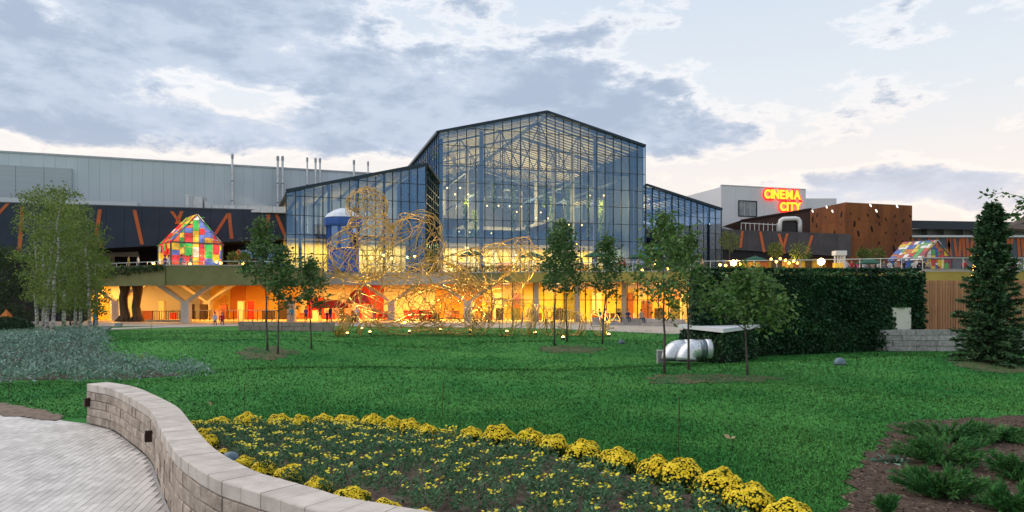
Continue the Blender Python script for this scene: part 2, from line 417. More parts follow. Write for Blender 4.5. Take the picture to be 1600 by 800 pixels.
def wall_block(s0, s1, z0, z1, outp, inp, m_, name, rough_out=0.0):
    g = .005; mb = MB(); k = 3; vs = []
    ss = np.linspace(s0+g, s1-g, k)
    for t_, s_ in enumerate(ss):
        o_, i_ = at(WO, s_), at(WI, s_); n_ = (i_-o_)/np.linalg.norm(i_-o_)
        jo = outp+random.uniform(-rough_out, rough_out)
        vs += [(*(o_-n_*(jo-.012)), z0+g), (*(o_-n_*jo), z0+g+.016), (*(o_-n_*jo), z1-g-.014), (*(o_-n_*(jo-.012)), z1-g), (*(i_+n_*inp), z1-g), (*(i_+n_*inp), z0+g)]
    fs = []
    for t_ in range(k-1):
        a = t_*6; b = a+6
        fs += [(a+j, a+(j+1) % 6, b+(j+1) % 6, b+j) for j in range(6)]
    fs += [tuple(range(6))[::-1], tuple(range((k-1)*6, k*6))]
    mb.add(vs, [f[::-1] for f in fs]); mb.obj(name, m_, swall)
for r in range(rows):
    s_ = -.17*(r % 2)-.05*r; L = .34
    top = r == rows-1
    while s_ < LEN-.02:
        L = random.choice((.30, .36, .36, .42)) if not top else .36
        a, b = max(s_, 0), min(s_+L, LEN)
        if b-a > .06:
            if top: wall_block(a, b, r*rh, WALL_H+.004+random.uniform(-.002, .002), .006, .012, cap_m, 'cap_block', .004)
            else: wall_block(a, b, r*rh, (r+1)*rh, random.uniform(-.004, .012), 0, block_m, 'block', .006)
        s_ += L
# wall lamps
for k, (px_, py_) in enumerate(((141, 628), (238, 681))):
    s_i = int(np.argmin([abs(800+F*q[0]/q[1]-px_) for q in WO[:130]])); q = WO[s_i]; n_ = nrm_[s_i]
    d_ = q[1]; zz = max(.25, min(.75, Z(py_, d_)))
    t = thing('wall_lamp', ['small dark box lamp near the far end of the curved wall', 'small dark box lamp on the inside of the wall bend'][k], 'wall lamp', (q[0]-n_[0]*.04, q[1]-n_[1]*.04, zz), 'lamps on the curved wall', math.atan2(n_[1], n_[0]))
    mb = MB(); mb.box((-.07, -.04, -.095), (.05, .04, .095)); mb.v = [(x_, y_*(1 if z_ < 0 else .85), z_) for x_, y_, z_ in mb.v]
    o = link('housing', None) if False else None
    def child(mb, name, m_, t):
        me = bpy.data.meshes.new(name); me.from_pydata(mb.v, [], mb.f); me.materials.append(m_); return link(name, me, t)
    child(mb, 'housing', mat('bronze_lamp', (.045, .025, .022), rough=.5, metal=.6), t)
    mb = MB(); mb.box((-.08, -.028, -.08), (-.069, .028, .05)); child(mb, 'lens', mat('lamp_glass_off', (.10, .06, .05), rough=.2), t)
def child(mb, name, m_, t):
    me = bpy.data.meshes.new(name); me.from_pydata(mb.v, [], mb.f)
    for q in (m_ if isinstance(m_, (list, tuple)) else [m_]): me.materials.append(q)
    if any(mb.mi): me.polygons.foreach_set('material_index', mb.mi)
    return link(name, me, t)

# ---- bare soil strip at the far edge of the paving
soil_m = mat('soil', (.085, .062, .050), (.155, .120, .098), scale=5, rough=1, bump=.9, bscale=22, coord='Position', spec=.05)
strip = [Vector((*q, 0)) for q in ((-30, 21.6), (-15, 18.9), (-13.2, 18.35), (-11.6, 17.3), (-10.6, 16.5), (-10.2, 15.95), (-13.2, 17.2), (-30, 19.45))]
sheet('soil_strip', strip, .03, mat('dry_soil', (.22, .17, .13), (.15, .11, .085), scale=6, rough=1, bump=.7, bscale=30, coord='Position'), 'strip of bare dry soil between paving and lawn', 'soil', .12, fn=lambda x, y: np.maximum(H(x, y), -.02), ragged=.06)

# ---- flower bed soil
back_px = [(296,668),(342,672),(385,671),(436,670),(470,672),(505,671),(538,672),(582,672),(612,676),(640,680),(668,686),(697,690),(736,690),(778,700),(828,704),(866,712),(913,722),(965,738),(1026,754),(1066,765),(1124,785),(1170,806),(1232,832)]
BACK = [GT(a, b) for a, b in back_px]
bed_poly = [tuple(WI[i]-nrm_[i]*.06) for i in range(10, 400, 3)]+[(3.2, 5.2)]+[(p.x+.05, p.y+.25) for p in BACK[::-1]]
sheet('flower_bed_soil', bed_poly, .03, soil_m, 'dark crumbly soil of the flower bed', 'soil', .07, fn=lambda x, y: np.maximum(H(x, y), .05)+.02*np.sin(x*17+3*np.sin(y*9))*np.sin(y*15), ragged=.03)
def soil_z(x, y): return max(ht(x, y), .05)+.03

# ---- mulch bed bottom right
mul_px = [(1395, 662), (1440, 658), (1520, 655), (1640, 650), (1760, 700), (1700, 830), (1320, 830), (1322, 790), (1330, 745), (1352, 715), (1382, 690)]
mul_poly = [GT(a, b) for a, b in mul_px]
sheet('mulch_bed', mul_poly, .02, mat('mulch', (.060, .040, .030), (.13, .095, .075), scale=14, rough=1, bump=1, bscale=40, coord='Position', spec=.05), 'brown bark mulch bed at the lawn edge', 'mulch', .10, ragged=.07)
n = 9000; A = np.array([p[:2] for p in mul_poly]); q = rng.uniform(A.min(0), A.max(0), (n, 2)); q = q[in_poly(q[:, 0], q[:, 1], mul_poly)]
P = np.stack([q[:, 0], q[:, 1], H(q[:, 0], q[:, 1])+.025], 1)
dd = rng.normal(size=(len(P), 3)); dd[:, 2] *= .25
Vc, Fc = leaf_quads(P, .055, .5, dirs=dd, jitter=.1)
tag(np_mesh('bark_chips', Vc, Fc, mat('bark_chip', (.10, .068, .052), (.25, .19, .155), scale=30, rough=1, rnd=.45, spec=.05)), 'loose bark chips covering the mulch bed', 'bark chips', kind='stuff')

# ---- worn soil rings round the trees
for k, (px_, py_, rx, ry) in enumerate(((415, 553, 1.2, .6), (890, 546, 1.7, .7), (1105, 592, 2.0, .5), (1545, 572, 1.2, .7))):
    c0 = GT(px_, py_); poly = [(c0.x+math.cos(a)*rx*(1+.12*math.sin(3*a+k)), c0.y+math.sin(a)*ry*2*(1+.1*math.sin(5*a))) for a in np.linspace(0, 2*math.pi, 40)[:-1]]
    sheet('worn_ground', poly, .012, mat('worn_ground', (.030, .10, .028), (.115, .10, .052), scale=1.6, rough=1, bump=.6, coord='Position'), ['worn brown ground under the pair of slim trees', 'worn brown ground under the trees before the sculpture', 'worn brown ground under the trees by the duct box', 'worn brown ground round the conifer'][k], 'bare ground', .10, ragged=.22)

# ---- grass: mass of blades, denser near the camera
gc_px = [(-60, 528), (0, 527), (90, 521), (150, 519), (163, 527), (158, 545), (172, 562), (210, 575), (262, 583), (330, 589), (318, 596), (262, 599), (190, 602), (90, 604), (0, 607), (-60, 609)]
gc_poly = [GT(a, b) for a, b in gc_px]
gcc = sum((Vector(p) for p in gc_poly), Vector())/len(gc_poly); gc_in = [gcc+(Vector(p)-gcc)*.90 for p in gc_poly]
def lawn_ok(x, y):
    ok = ~in_poly(x, y, path_poly)
    for p in (bed_poly, mul_poly, gc_in, strip): ok &= ~in_poly(x, y, p)
    return ok
n = 480000
u = rng.random(n); d = 1/(1/6.6+(1/60-1/6.6)*u**.74); t_ = rng.uniform(-.85, 1.0, n)
x, y = d*t_, d; ok = lawn_ok(x, y); x, y, d = x[ok], y[ok], d[ok]
z = H(x, y); n = len(x); print('blades', n)
hgt = (.022+.0008*d)*(.5+rng.random(n)); wdt = .003+.0007*d
lean = rng.normal(size=(n, 2))*hgt[:, None]*.7; a = rng.random(n)*6.283
B = np.stack([x, y, z-.005], 1); s_ = np.stack([np.cos(a), np.sin(a), np.zeros(n)], 1)*wdt[:, None]
T = B+np.stack([lean[:, 0], lean[:, 1], hgt], 1)
Vg = np.stack([B-s_, B+s_, T], 1).reshape(-1, 3)
e_ = .15; nt_ = np.stack([(H(x-e_, y)-H(x+e_, y))/(2*e_)*1.6, (H(x, y-e_)-H(x, y+e_))/(2*e_)*1.6, np.ones(n)], 1)
bn_ = rng.normal(size=(n, 3))*.17; nt_ = unit(nt_+bn_)
grass_o = np_mesh('grass', Vg, np.arange(3*n).reshape(-1, 3), mat('grass_blade', (.032, .190, .036), (.088, .300, .060), scale=.28, rough=.85, rnd=.10, coord='Position', spec=.08, nattr='blade_normal'))
at_ = grass_o.data.attributes.new('blade_normal', 'FLOAT_VECTOR', 'POINT'); at_.data.foreach_set('vector', np.repeat(nt_, 3, 0).astype(np.float32).ravel())
tag(grass_o, 'short dense grass of the lawn', 'grass', kind='stuff')

# ---- silver-green ground cover on the left
A = np.array([p[:2] for p in gc_poly]); q = rng.uniform(A.min(0), A.max(0), (7000, 2)); q = q[in_poly(q[:, 0], q[:, 1], gc_poly)]
cl = np.repeat(q, 34, 0); n = len(cl); off = rng.normal(size=(n, 3))*np.array((.17, .17, .10)); P = np.stack([cl[:, 0]+off[:, 0], cl[:, 1]+off[:, 1], np.repeat(H(q[:, 0], q[:, 1])+.22+.16*rng.random(len(q)), 34)+off[:, 2]], 1)
dv = off.copy(); dv[:, 2] = np.abs(dv[:, 2])+.12
Vc, Fc = leaf_quads(P, .115, .42, dirs=unit(dv), jitter=.5)
tag(np_mesh('silver_shrub_cover', Vc, Fc, mat('silver_leaf', (.16, .27, .215), (.27, .39, .325), scale=1.6, rough=.8, rnd=.35, coord='Position', spec=.15)), 'low silver-green shrub planting below the birches', 'ground cover', kind='stuff')
gcc = sum((Vector(p) for p in gc_poly), Vector())/len(gc_poly)
sheet('shrub_bed_soil', [gcc+(Vector(p)-gcc)*.86 for p in gc_poly], .012, soil_m, 'dark soil under the silver-green planting', 'soil', .3)
# ================================================================== BUILDINGS
steel_dark = mat('dark_frame', (.020, .040, .062), rough=.45, metal=.3)
steel_blue = mat('blue_steel', (.10, .13, .18), rough=.5, metal=.2)
pane_g = glass('facade_glass', (.77, .85, .92), (.21, .40, .68), .16)
pane_dark = glass('facade_glass_dark', (.35, .45, .42), (.30, .45, .45), .12)
cream = mat('cream_board', (.72, .62, .40), (.80, .70, .48), scale=.4, rough=.7)
DECK = 5.6
def facade(t, P0, P1, zb, roof, nc, levels, gm, names=('pane', 'mullion', 'transom'), thick=.085):
    P0, P1 = Vector((*P0, 0)), Vector((*P1, 0)); u = (P1-P0); Ln = u.length; u.normalize(); nrm = Vector((u.y, -u.x, 0))
    Zs = [zb]+[z for z in levels if z > zb+.3]
    for i in range(nc):
        a, b = Ln*i/nc, Ln*(i+1)/nc; ra, rb = roof(a/Ln), roof(b/Ln)
        for k, z0 in enumerate(Zs):
            z1 = Zs[k+1] if k+1 < len(Zs) else 99
            if min(z0, 98) >= max(ra, rb)-.05: continue
            ta, tb = max(min(z1, ra), z0+.01), max(min(z1, rb), z0+.01)
            o = nrm*random.uniform(-.012, .012); pa, pb = P0+u*(a+.02), P0+u*(b-.02); bk = nrm*-.03
            mb = MB(); z = Vector((0, 0, 1)); e = nrm*random.uniform(-.010, .010)
            mb.hexa([pa+z*z0+o, pb+z*z0+o+e, pb+z*z0+o+bk+e, pa+z*z0+o+bk], [pa+z*ta-o, pb+z*tb-o+e, pb+z*tb-o+bk+e, pa+z*ta-o+bk])
            mb.obj(names[0], gm, t)
    for i in range(nc+1):
        s_ = Ln*i/nc; p = P0+u*s_+nrm*.04
        mb = MB(); wd = thick if i % 4 else thick*1.25
        mb.bar(p+Vector((0, 0, zb)), p+Vector((0, 0, roof(s_/Ln)-.02)), .10, wd, up=tuple(u)); mb.obj(names[1], steel_dark, t)
    for z0 in Zs:
        ss = [s_ for s_ in np.linspace(0, 1, 121) if roof(s_) > z0]
        if not ss: continue
        a, b = P0+u*Ln*ss[0]+nrm*.015, P0+u*Ln*ss[-1]+nrm*.015
        mb = MB(); mb.bar(a+Vector((0, 0, z0)), b+Vector((0, 0, z0)), .08, .07); mb.obj(names[2], steel_dark, t)
    ks = np.linspace(0, 1, 3)
    for a, b in zip(ks[:-1], ks[1:]):
        mb = MB(); mb.bar(P0+u*Ln*a+Vector((0, 0, roof(a)+.1))+nrm*.05, P0+u*Ln*b+Vector((0, 0, roof(b)+.1))+nrm*.05, .5, .38); mb.obj('roof_edge', steel_dark, t)

# ---- the tall glass hall
HL = np.array((-10.2, 98.0)); hu = np.array((.9578, .2873)); hn = np.array((-.2873, .9578)); HWD = 31.8; HDEP = 46.0
EAVE, APEX = 25.75, 29.75
def hp(s_, n_, z): q = HL+hu*s_+hn*n_; return Vector((q[0], q[1], z))
def hroof(t_): return EAVE+(APEX-EAVE)*(1-abs(2*t_-1))
hall = thing('glass_hall', 'tall gabled glass hall with blue-tinted panes and lit interior', 'building', hp(HWD/2, 0, DECK))
facade(hall, HL, HL+hu*HWD, DECK, hroof, 24, [24.1-2.57*k for k in range(7, -1, -1)]+[26.67, 29.24], pane_g)
facade(hall, HL+hn*HDEP, HL, DECK+6, lambda t_: EAVE, 26, [24.1-2.57*k for k in range(5, -1, -1)], pane_g)
# roof panels, slatted ceiling, trusses
roof_m = mat('roof_sheet', (.10, .12, .15), rough=.6)
for sgn in (0, 1):
    a, b = (0, HWD/2) if sgn == 0 else (HWD/2, HWD); za, zb = (EAVE, APEX) if sgn == 0 else (APEX, EAVE)
    for k in range(10):
        n0, n1 = HDEP*k/10+.25, HDEP*(k+1)/10+.23
        mb = MB(); mb.slab([hp(a, n0, za+.12), hp(b, n0, zb+.12), hp(b, n1, zb+.12), hp(a, n1, za+.12)], .12); mb.obj('roof_panel', roof_m, hall)
    for k in range(34):
        n0 = 1.0+k*1.32
        mb = MB(); mb.slab([hp(a+.5, n0, za-.35+.12*(1-sgn)), hp(b-.5, n0, zb-.35+.12*sgn), hp(b-.5, n0+.62, zb-.35+.12*sgn), hp(a+.5, n0+.62, za-.35+.12*(1-sgn))], .06); mb.obj('ceiling_slat', cream, hall)
for k in range(5):
    n0 = 3.0+k*9.5
    mb = MB(); zc = 21.8
    mb.bar(hp(.6, n0, zc), hp(HWD-.6, n0, zc), .22); mb.bar(hp(.6, n0, EAVE-.9), hp(HWD/2, n0, APEX-.9), .22); mb.bar(hp(HWD/2, n0, APEX-.9), hp(HWD-.6, n0, EAVE-.9), .22)
    m_ = 10
    for j in range(m_):
        s0, s1 = .6+(HWD-1.2)*j/m_, .6+(HWD-1.2)*(j+1)/m_
        if j % 2 == 0: mb.bar(hp(s0, n0, zc), hp(s1, n0, hroof(s1/HWD)-.9), .12)
        else: mb.bar(hp(s0, n0, hroof(s0/HWD)-.9), hp(s1, n0, zc), .12)
        mb.bar(hp(s1, n0, zc), hp(s1, n0, hroof(min(s1/HWD, .999))-.9), .14)
    mb.obj('roof_truss', steel_blue, hall)
    for s0 in (.9, 6.9, HWD-6.9, HWD-.9):
        mb = MB(); mb.bar(hp(s0, n0, DECK), hp(s0, n0, hroof(s0/HWD)-.5), .6); mb.obj('column', steel_blue if s0 in (.9, HWD-.9) else mat('hall_column', (.40, .38, .36), rough=.7), hall)
for s0 in (4, 10, 22, 28):
    mb = MB(); mb.bar(hp(s0, 1, 20.6), hp(s0, HDEP-2, 20.6), .28); mb.obj('longitudinal_beam', steel_blue, hall)
# floor, galleries, inner walls
tile_m = mat('hall_floor', (.35, .31, .27), rough=.4)
mb = MB(); mb.hexa([hp(.3, .5, DECK+.01), hp(HWD-.3, .5, DECK+.01), hp(HWD-.3, HDEP, DECK+.01), hp(.3, HDEP, DECK+.01)], [hp(.3, .5, DECK+.05), hp(HWD-.3, .5, DECK+.05), hp(HWD-.3, HDEP, DECK+.05), hp(.3, HDEP, DECK+.05)]); mb.obj('hall_floor', tile_m, hall)
gal_m = mat('gallery_white', (.28, .27, .28), rough=.7)
for (s0, s1, n0, n1, z0, z1) in ((.5, HWD-.5, 7, 16, 11.0, 11.9), (.5, 9, 16, 44, 15.6, 16.2), (22, HWD-.5, 16, 44, 15.6, 16.2), (9, 22, 32, 44, 15.6, 16.2)):
    mb = MB(); mb.hexa([hp(s0, n0, z0), hp(s1, n0, z0), hp(s1, n1, z0), hp(s0, n1, z0)], [hp(s0, n0, z1), hp(s1, n0, z1), hp(s1, n1, z1), hp(s0, n1, z1)]); mb.obj('gallery_slab', gal_m, hall)
mb = MB(); mb.hexa([hp(.6, 7.0, 11.9), hp(HWD-.6, 7.0, 11.9), hp(HWD-.6, 7.06, 11.9), hp(.6, 7.06, 11.9)], [hp(.6, 7.0, 13), hp(HWD-.6, 7.0, 13), hp(HWD-.6, 7.06, 13), hp(.6, 7.06, 13)]); mb.obj('gallery_parapet', glass('rail_glass', (.75, .85, .9), (.6, .7, .8), .06), hall)
shop_y = mat('shop_wall', (.72, .50, .13), (.80, .62, .22), scale=.35, rough=.8)
mb = MB(); mb.hexa([hp(.5, 15, DECK), hp(HWD-.5, 15, DECK), hp(HWD-.5, 15.3, DECK), hp(.5, 15.3, DECK)], [hp(.5, 15, 11), hp(HWD-.5, 15, 11), hp(HWD-.5, 15.3, 11), hp(.5, 15.3, 11)]); mb.obj('shop_wall', shop_y, hall)
for k in range(9):
    s0 = 1.5+k*3.4; mb = MB(); mb.hexa([hp(s0, 14.7, DECK), hp(s0+.7, 14.7, DECK), hp(s0+.7, 15, DECK), hp(s0, 15, DECK)], [hp(s0, 14.7, 10.8), hp(s0+.7, 14.7, 10.8), hp(s0+.7, 15, 10.8), hp(s0, 15, 10.8)])
    mb.obj('shop_pilaster', mat('pilaster', (.55, .48, .38), rough=.7), hall)
    mb = MB(); mb.hexa([hp(s0+.9, 14.9, DECK), hp(s0+3.2, 14.9, DECK), hp(s0+3.2, 15, DECK), hp(s0+.9, 15, DECK)], [hp(s0+.9, 14.9, 8.6), hp(s0+3.2, 14.9, 8.6), hp(s0+3.2, 15, 8.6), hp(s0+.9, 15, 8.6)])
    mb.obj('shop_window', mat(f'shop_window_{k%4}', ((.75, .62, .40), (.35, .22, .12), (.8, .7, .5), (.55, .25, .12))[k % 4], rough=.5), hall)
mb = MB(); mb.hexa([hp(.3, HDEP-.6, DECK), hp(HWD-.3, HDEP-.6, DECK), hp(HWD-.3, HDEP-.3, DECK), hp(.3, HDEP-.3, DECK)], [hp(.3, HDEP-.6, EAVE), hp(HWD-.3, HDEP-.6, EAVE), hp(HWD-.3, HDEP-.3, EAVE), hp(.3, HDEP-.3, EAVE)]); mb.add([hp(.3, HDEP-.45, EAVE), hp(HWD-.3, HDEP-.45, EAVE), hp(HWD/2, HDEP-.45, APEX)], [(0, 1, 2)]); mb.obj('back_wall', mat('hall_back', (.10, .11, .14), (.16, .15, .16), scale=.15, rough=.8), hall)
mb = MB(); mb.hexa([hp(HWD-.35, .3, DECK), hp(HWD-.1, .3, DECK), hp(HWD-.1, HDEP, DECK), hp(HWD-.35, HDEP, DECK)], [hp(HWD-.35, .3, EAVE), hp(HWD-.1, .3, EAVE), hp(HWD-.1, HDEP, EAVE), hp(HWD-.35, HDEP, EAVE)]); mb.obj('side_wall', mat('hall_side', (.07, .10, .15), rough=.7), hall)
mb = MB(); mb.hexa([hp(.5, 3.5, DECK), hp(.75, 3.5, DECK), hp(.75, HDEP-1, DECK), hp(.5, HDEP-1, DECK)], [hp(.5, 3.5, 23.4), hp(.75, 3.5, 23.4), hp(.75, HDEP-1, 23.4), hp(.5, HDEP-1, 23.4)]); mb.obj('side_wall', MATS['hall_side'], hall)  # inner lining added to block bright sky showing through the left side glass

def lamp_light(name, loc, power, color, parent=None, radius=.15, kind='POINT', size=None, rot=None):
    ld = bpy.data.lights.new(name, kind); ld.energy = power; ld.color = color
    if kind == 'SPOT': ld.spot_size = 2.5; ld.spot_blend = .6
    if kind == 'AREA': ld.shape = 'RECTANGLE'; ld.size, ld.size_y = size
    else: ld.shadow_soft_size = radius
    o = bpy.data.objects.new(name, ld); COL.objects.link(o); o.location = loc
    if rot: o.rotation_euler = rot
    if parent is not None: o.parent = parent; o.location = Vector(loc)-parent.location
    return o
WARM = (1, .66, .26); WARMW = (1, .80, .52); AMBER = (1, .55, .13)
h_rot = math.atan2(hu[1], hu[0])
for s0 in (8, 24):
    lamp_light('gallery_soffit_light', hp(s0, 11, 10.9), 3600, (1, .70, .24), hall, kind='AREA', size=(14, 6), rot=(0, 0, h_rot))
# pendant lamps: small globes hanging under the trusses
bulb_m = emitter('bulb_warm', (1, .62, .20), 5)
cord_m = mat('lamp_cord', (.03, .03, .035), rough=.6)
gmb = MB(); gmb.lathe([(.02, -.13), (.09, -.09), (.125, 0), (.09, .09), (.03, .13)], 8)
me_globe = bpy.data.meshes.new('globe'); me_globe.from_pydata(gmb.v, [], gmb.f); me_globe.materials.append(bulb_m)
cmb = MB(); cmb.box((-.02, -.02, .2), (.02, .02, 2.0)); me_cord = bpy.data.meshes.new('cord'); me_cord.from_pydata(cmb.v, [], cmb.f); me_cord.materials.append(cord_m)
spots = []
for k in range(30):
    s0 = 1.8+28.2*((k*.618034) % 1); n0 = 3+36*((k*.381966+.17) % 1); z0 = 14.5+6.0*((k*.7548777) % 1); spots.append((s0, n0, z0))
spots.sort(key=lambda q: hp(*q).x/hp(*q).y)
for k, q in enumerate(spots):
    p = hp(*q); t = thing('pendant_lamp', f'small glowing globe lamp inside the tall glass hall, {lr(k, 30)}', 'pendant lamp', p, 'globe lamps hanging in the glass hall')
    link('globe', me_globe, t); link('cord', me_cord, t)
for (s0, n0, z0, pw) in ((6, 6, 17.5, 700), (16, 8, 18, 900), (26, 6, 17.5, 500), (8, 24, 19, 1000), (18, 26, 19.5, 1200), (26, 24, 19, 800), (14, 40, 18, 900)):
    lamp_light('hall_lamp_light', hp(s0, n0, z0), pw*3.4, (1, .70, .28), hall, radius=.5)
# hanging plant columns
moss_m = mat('hanging_moss', (.16, .24, .03), (.30, .36, .06), scale=2, rough=.8, rnd=.4)
hang = [(5.2, 6, 13.2, 17.5), (9.5, 5, 16.0, 20.4), (12.8, 6.5, 13, 20), (14.6, 5, 12.6, 17), (17.8, 6, 17, 20.4), (19.6, 8, 13, 19), (21.6, 6, 15.5, 20.5), (24.8, 5.5, 12.5, 20.8), (7.4, 9, 12.3, 16.4), (27.6, 7, 12.4, 18.5)]
hang.sort(key=lambda q: hp(*q[:3]).x/hp(*q[:3]).y)
for k, (s0, n0, z0, z1) in enumerate(hang):
    p = hp(s0, n0, z0); t = thing('hanging_plant', f'tall column of trailing green plants hanging in the glass hall, {lr(k, len(hang))}', 'hanging plant', p, 'plant columns hanging in the glass hall')
    n = 420; zz = z0+(z1-z0)*rng.random(n); r = .32*np.sqrt(rng.random(n)); a = rng.random(n)*6.283
    V_, F_ = leaf_quads(np.stack([p.x+r*np.cos(a), p.y+r*np.sin(a), zz], 1), .34, .4, dirs=np.tile((0, 0, -1.), (n, 1)), jitter=.5)
    np_mesh('foliage', V_, F_, moss_m, t)
    mb = MB(); mb.tube([(p.x, p.y, z0+.2), (p.x, p.y, 20.6)], .05, 5); mb.obj('cable', cord_m, t)

# ---- glass wings
WL0, WL1 = np.array((X(447, 80), 80.)), np.array((X(665, 86), 86.))
zl0, zl1 = Z(300, 80), Z(258.5, 86)
wingL = thing('glass_wing', 'lower glass wing with sloping roofline beside the blue kiosk', 'building', (float(WL0[0]+WL1[0])/2, 84, DECK), 'glass wings of the hall')
wl_lv = [7.8, 10.0, 12.2, 14.4, 16.6]
facade(wingL, WL0, WL1, DECK, lambda t_: zl0+(zl1-zl0)*t_, 16, wl_lv, pane_g)
facade(wingL, WL1+np.array((.05, .05)), np.array((X(685.5, 97.6), 97.6)), DECK, lambda t_: zl1-.3*t_, 6, [7.8+1.1*k for k in range(10)], pane_dark)
lu = (WL1-WL0)/np.linalg.norm(WL1-WL0); ln_ = np.array((-lu[1], lu[0])); LLEN = float(np.linalg.norm(WL1-WL0))
def lp(s_, n_, z): q = WL0+lu*s_+ln_*n_; return Vector((q[0], q[1], z))
mb = MB(); mb.slab([lp(0, .2, zl0+.15), lp(LLEN, .2, zl1+.15), lp(LLEN, 22, zl1+.15), lp(0, 22, zl0+.15)], .14); mb.obj('roof', roof_m, wingL)
for k in range(15):
    mb = MB(); n0 = 1+k*1.3; mb.slab([lp(.4, n0, zl0-.25), lp(LLEN-.4, n0, zl1-.25), lp(LLEN-.4, n0+.35, zl1-.25), lp(.4, n0+.35, zl0-.25)], .06); mb.obj('ceiling_slat', cream, wingL)
for k in range(5):
    s0 = LLEN*(k+.5)/5; mb = MB(); zt = zl0+(zl1-zl0)*(k+.5)/5-.35; mb.bar(lp(s0, .6, zt), lp(s0, 20, zt), .25, .5); mb.bar(lp(s0, 1.0, DECK), lp(s0, 1.0, zt), .3); mb.obj('frame', steel_blue, wingL)
mb = MB(); mb.hexa([lp(.3, 9, DECK), lp(LLEN-.4, 9, DECK), lp(LLEN-.4, 9.2, DECK), lp(.3, 9.2, DECK)], [lp(.3, 9, 9.9), lp(LLEN-.4, 9, 9.9), lp(LLEN-.4, 9.2, 9.9), lp(.3, 9.2, 9.9)]); mb.obj('shop_wall', shop_y, wingL)
mb = MB(); mb.hexa([lp(.3, 5, 10), lp(LLEN-.4, 5, 10), lp(LLEN-.4, 21, 10), lp(.3, 21, 10)], [lp(.3, 5, 10.6), lp(LLEN-.4, 5, 10.6), lp(LLEN-.4, 21, 10.6), lp(.3, 21, 10.6)]); mb.obj('gallery_slab', gal_m, wingL)
mb = MB(); mb.hexa([lp(.3, 21, DECK), lp(LLEN-.4, 21, DECK), lp(LLEN-.4, 21.2, DECK), lp(.3, 21.2, DECK)], [lp(.3, 21, zl0), lp(LLEN-.4, 21, zl1), lp(LLEN-.4, 21.2, zl1), lp(.3, 21.2, zl0)]); mb.obj('back_wall', mat('wing_back', (.12, .13, .17), (.22, .20, .20), scale=.2, rough=.8, stretch=(.2, .2, 3)), wingL)
lamp_light('wing_light', lp(4, 6.5, 9.8), 900, (1, .72, .24), wingL, kind='AREA', size=(7, 3), rot=(0, 0, math.atan2(lu[1], lu[0])))
lamp_light('wing_light', lp(LLEN-4, 6.5, 9.8), 900, (1, .72, .24), wingL, kind='AREA', size=(7, 3), rot=(0, 0, math.atan2(lu[1], lu[0])))
lamp_light('wing_lamp', lp(LLEN*.4, 9, 12.5), 750, (1, .78, .5), wingL, radius=.4)
lamp_light('wing_lamp', lp(LLEN*.85, 9, 14.5), 750, (1, .70, .3), wingL, radius=.4)
WR0, WR1 = np.array((X(1009, 110), 110.)), np.array((X(1127, 118), 118.)); zr0, zr1 = Z(290, 110), Z(328, 118)
wingR = thing('glass_wing', 'lower glass wing sloping down towards the white cinema block', 'building', (28, 114, DECK), 'glass wings of the hall')
facade(wingR, WR0, WR1, DECK, lambda t_: zr0+(zr1-zr0)*t_, 12, [8.2, 10.8, 13.4, 16.0, 18.6], pane_g)
ru = (WR1-WR0)/np.linalg.norm(WR1-WR0); rn_ = np.array((-ru[1], ru[0])); RLEN = float(np.linalg.norm(WR1-WR0))
def rp(s_, n_, z): q = WR0+ru*s_+rn_*n_; return Vector((q[0], q[1], z))
mb = MB(); mb.slab([rp(0, .2, zr0+.15), rp(RLEN, .2, zr1+.15), rp(RLEN, 24, zr1+.15), rp(0, 24, zr0+.15)], .14); mb.obj('roof', roof_m, wingR)
for k in range(16):
    mb = MB(); n0 = 1+k*1.3; mb.slab([rp(.4, n0, zr0-.25), rp(RLEN-.4, n0, zr1-.25), rp(RLEN-.4, n0+.6, zr1-.25), rp(.4, n0+.6, zr0-.25)], .06); mb.obj('ceiling_slat', cream, wingR)
for k in range(4):
    s0 = RLEN*(k+.5)/4; mb = MB(); zt = zr0+(zr1-zr0)*(k+.5)/4-.35; mb.bar(rp(s0, .6, zt), rp(s0, 22, zt), .25, .5); mb.bar(rp(s0, 1, DECK), rp(s0, 1, zt), .3); mb.obj('frame', steel_blue, wingR)
mb = MB(); mb.hexa([rp(.3, 14, DECK), rp(RLEN-.4, 14, DECK), rp(RLEN-.4, 14.2, DECK), rp(.3, 14.2, DECK)], [rp(.3, 14, 17), rp(RLEN-.4, 14, 16), rp(RLEN-.4, 14.2, 16), rp(.3, 14.2, 17)]); mb.obj('back_wall', mat('wing_back_r', (.10, .12, .15), (.18, .18, .18), scale=.3, rough=.8), wingR)
mb = MB(); mb.hexa([rp(4, 5, 11.4), rp(RLEN-.4, 5, 11.4), rp(RLEN-.4, 12, 11.4), rp(4, 12, 11.4)], [rp(4, 5, 13), rp(RLEN-.4, 5, 13), rp(RLEN-.4, 12, 13), rp(4, 12, 13)]); mb.obj('gallery_slab', mat('gallery_dark', (.10, .10, .11), rough=.7), wingR)
lamp_light('wing_light', rp(9, 8, 11.3), 900, (1, .74, .30), wingR, kind='AREA', size=(8, 4), rot=(0, 0, math.atan2(ru[1], ru[0])))
lamp_light('wing_lamp', rp(6, 8, 16), 1900, (1, .8, .5), wingR, radius=.4)

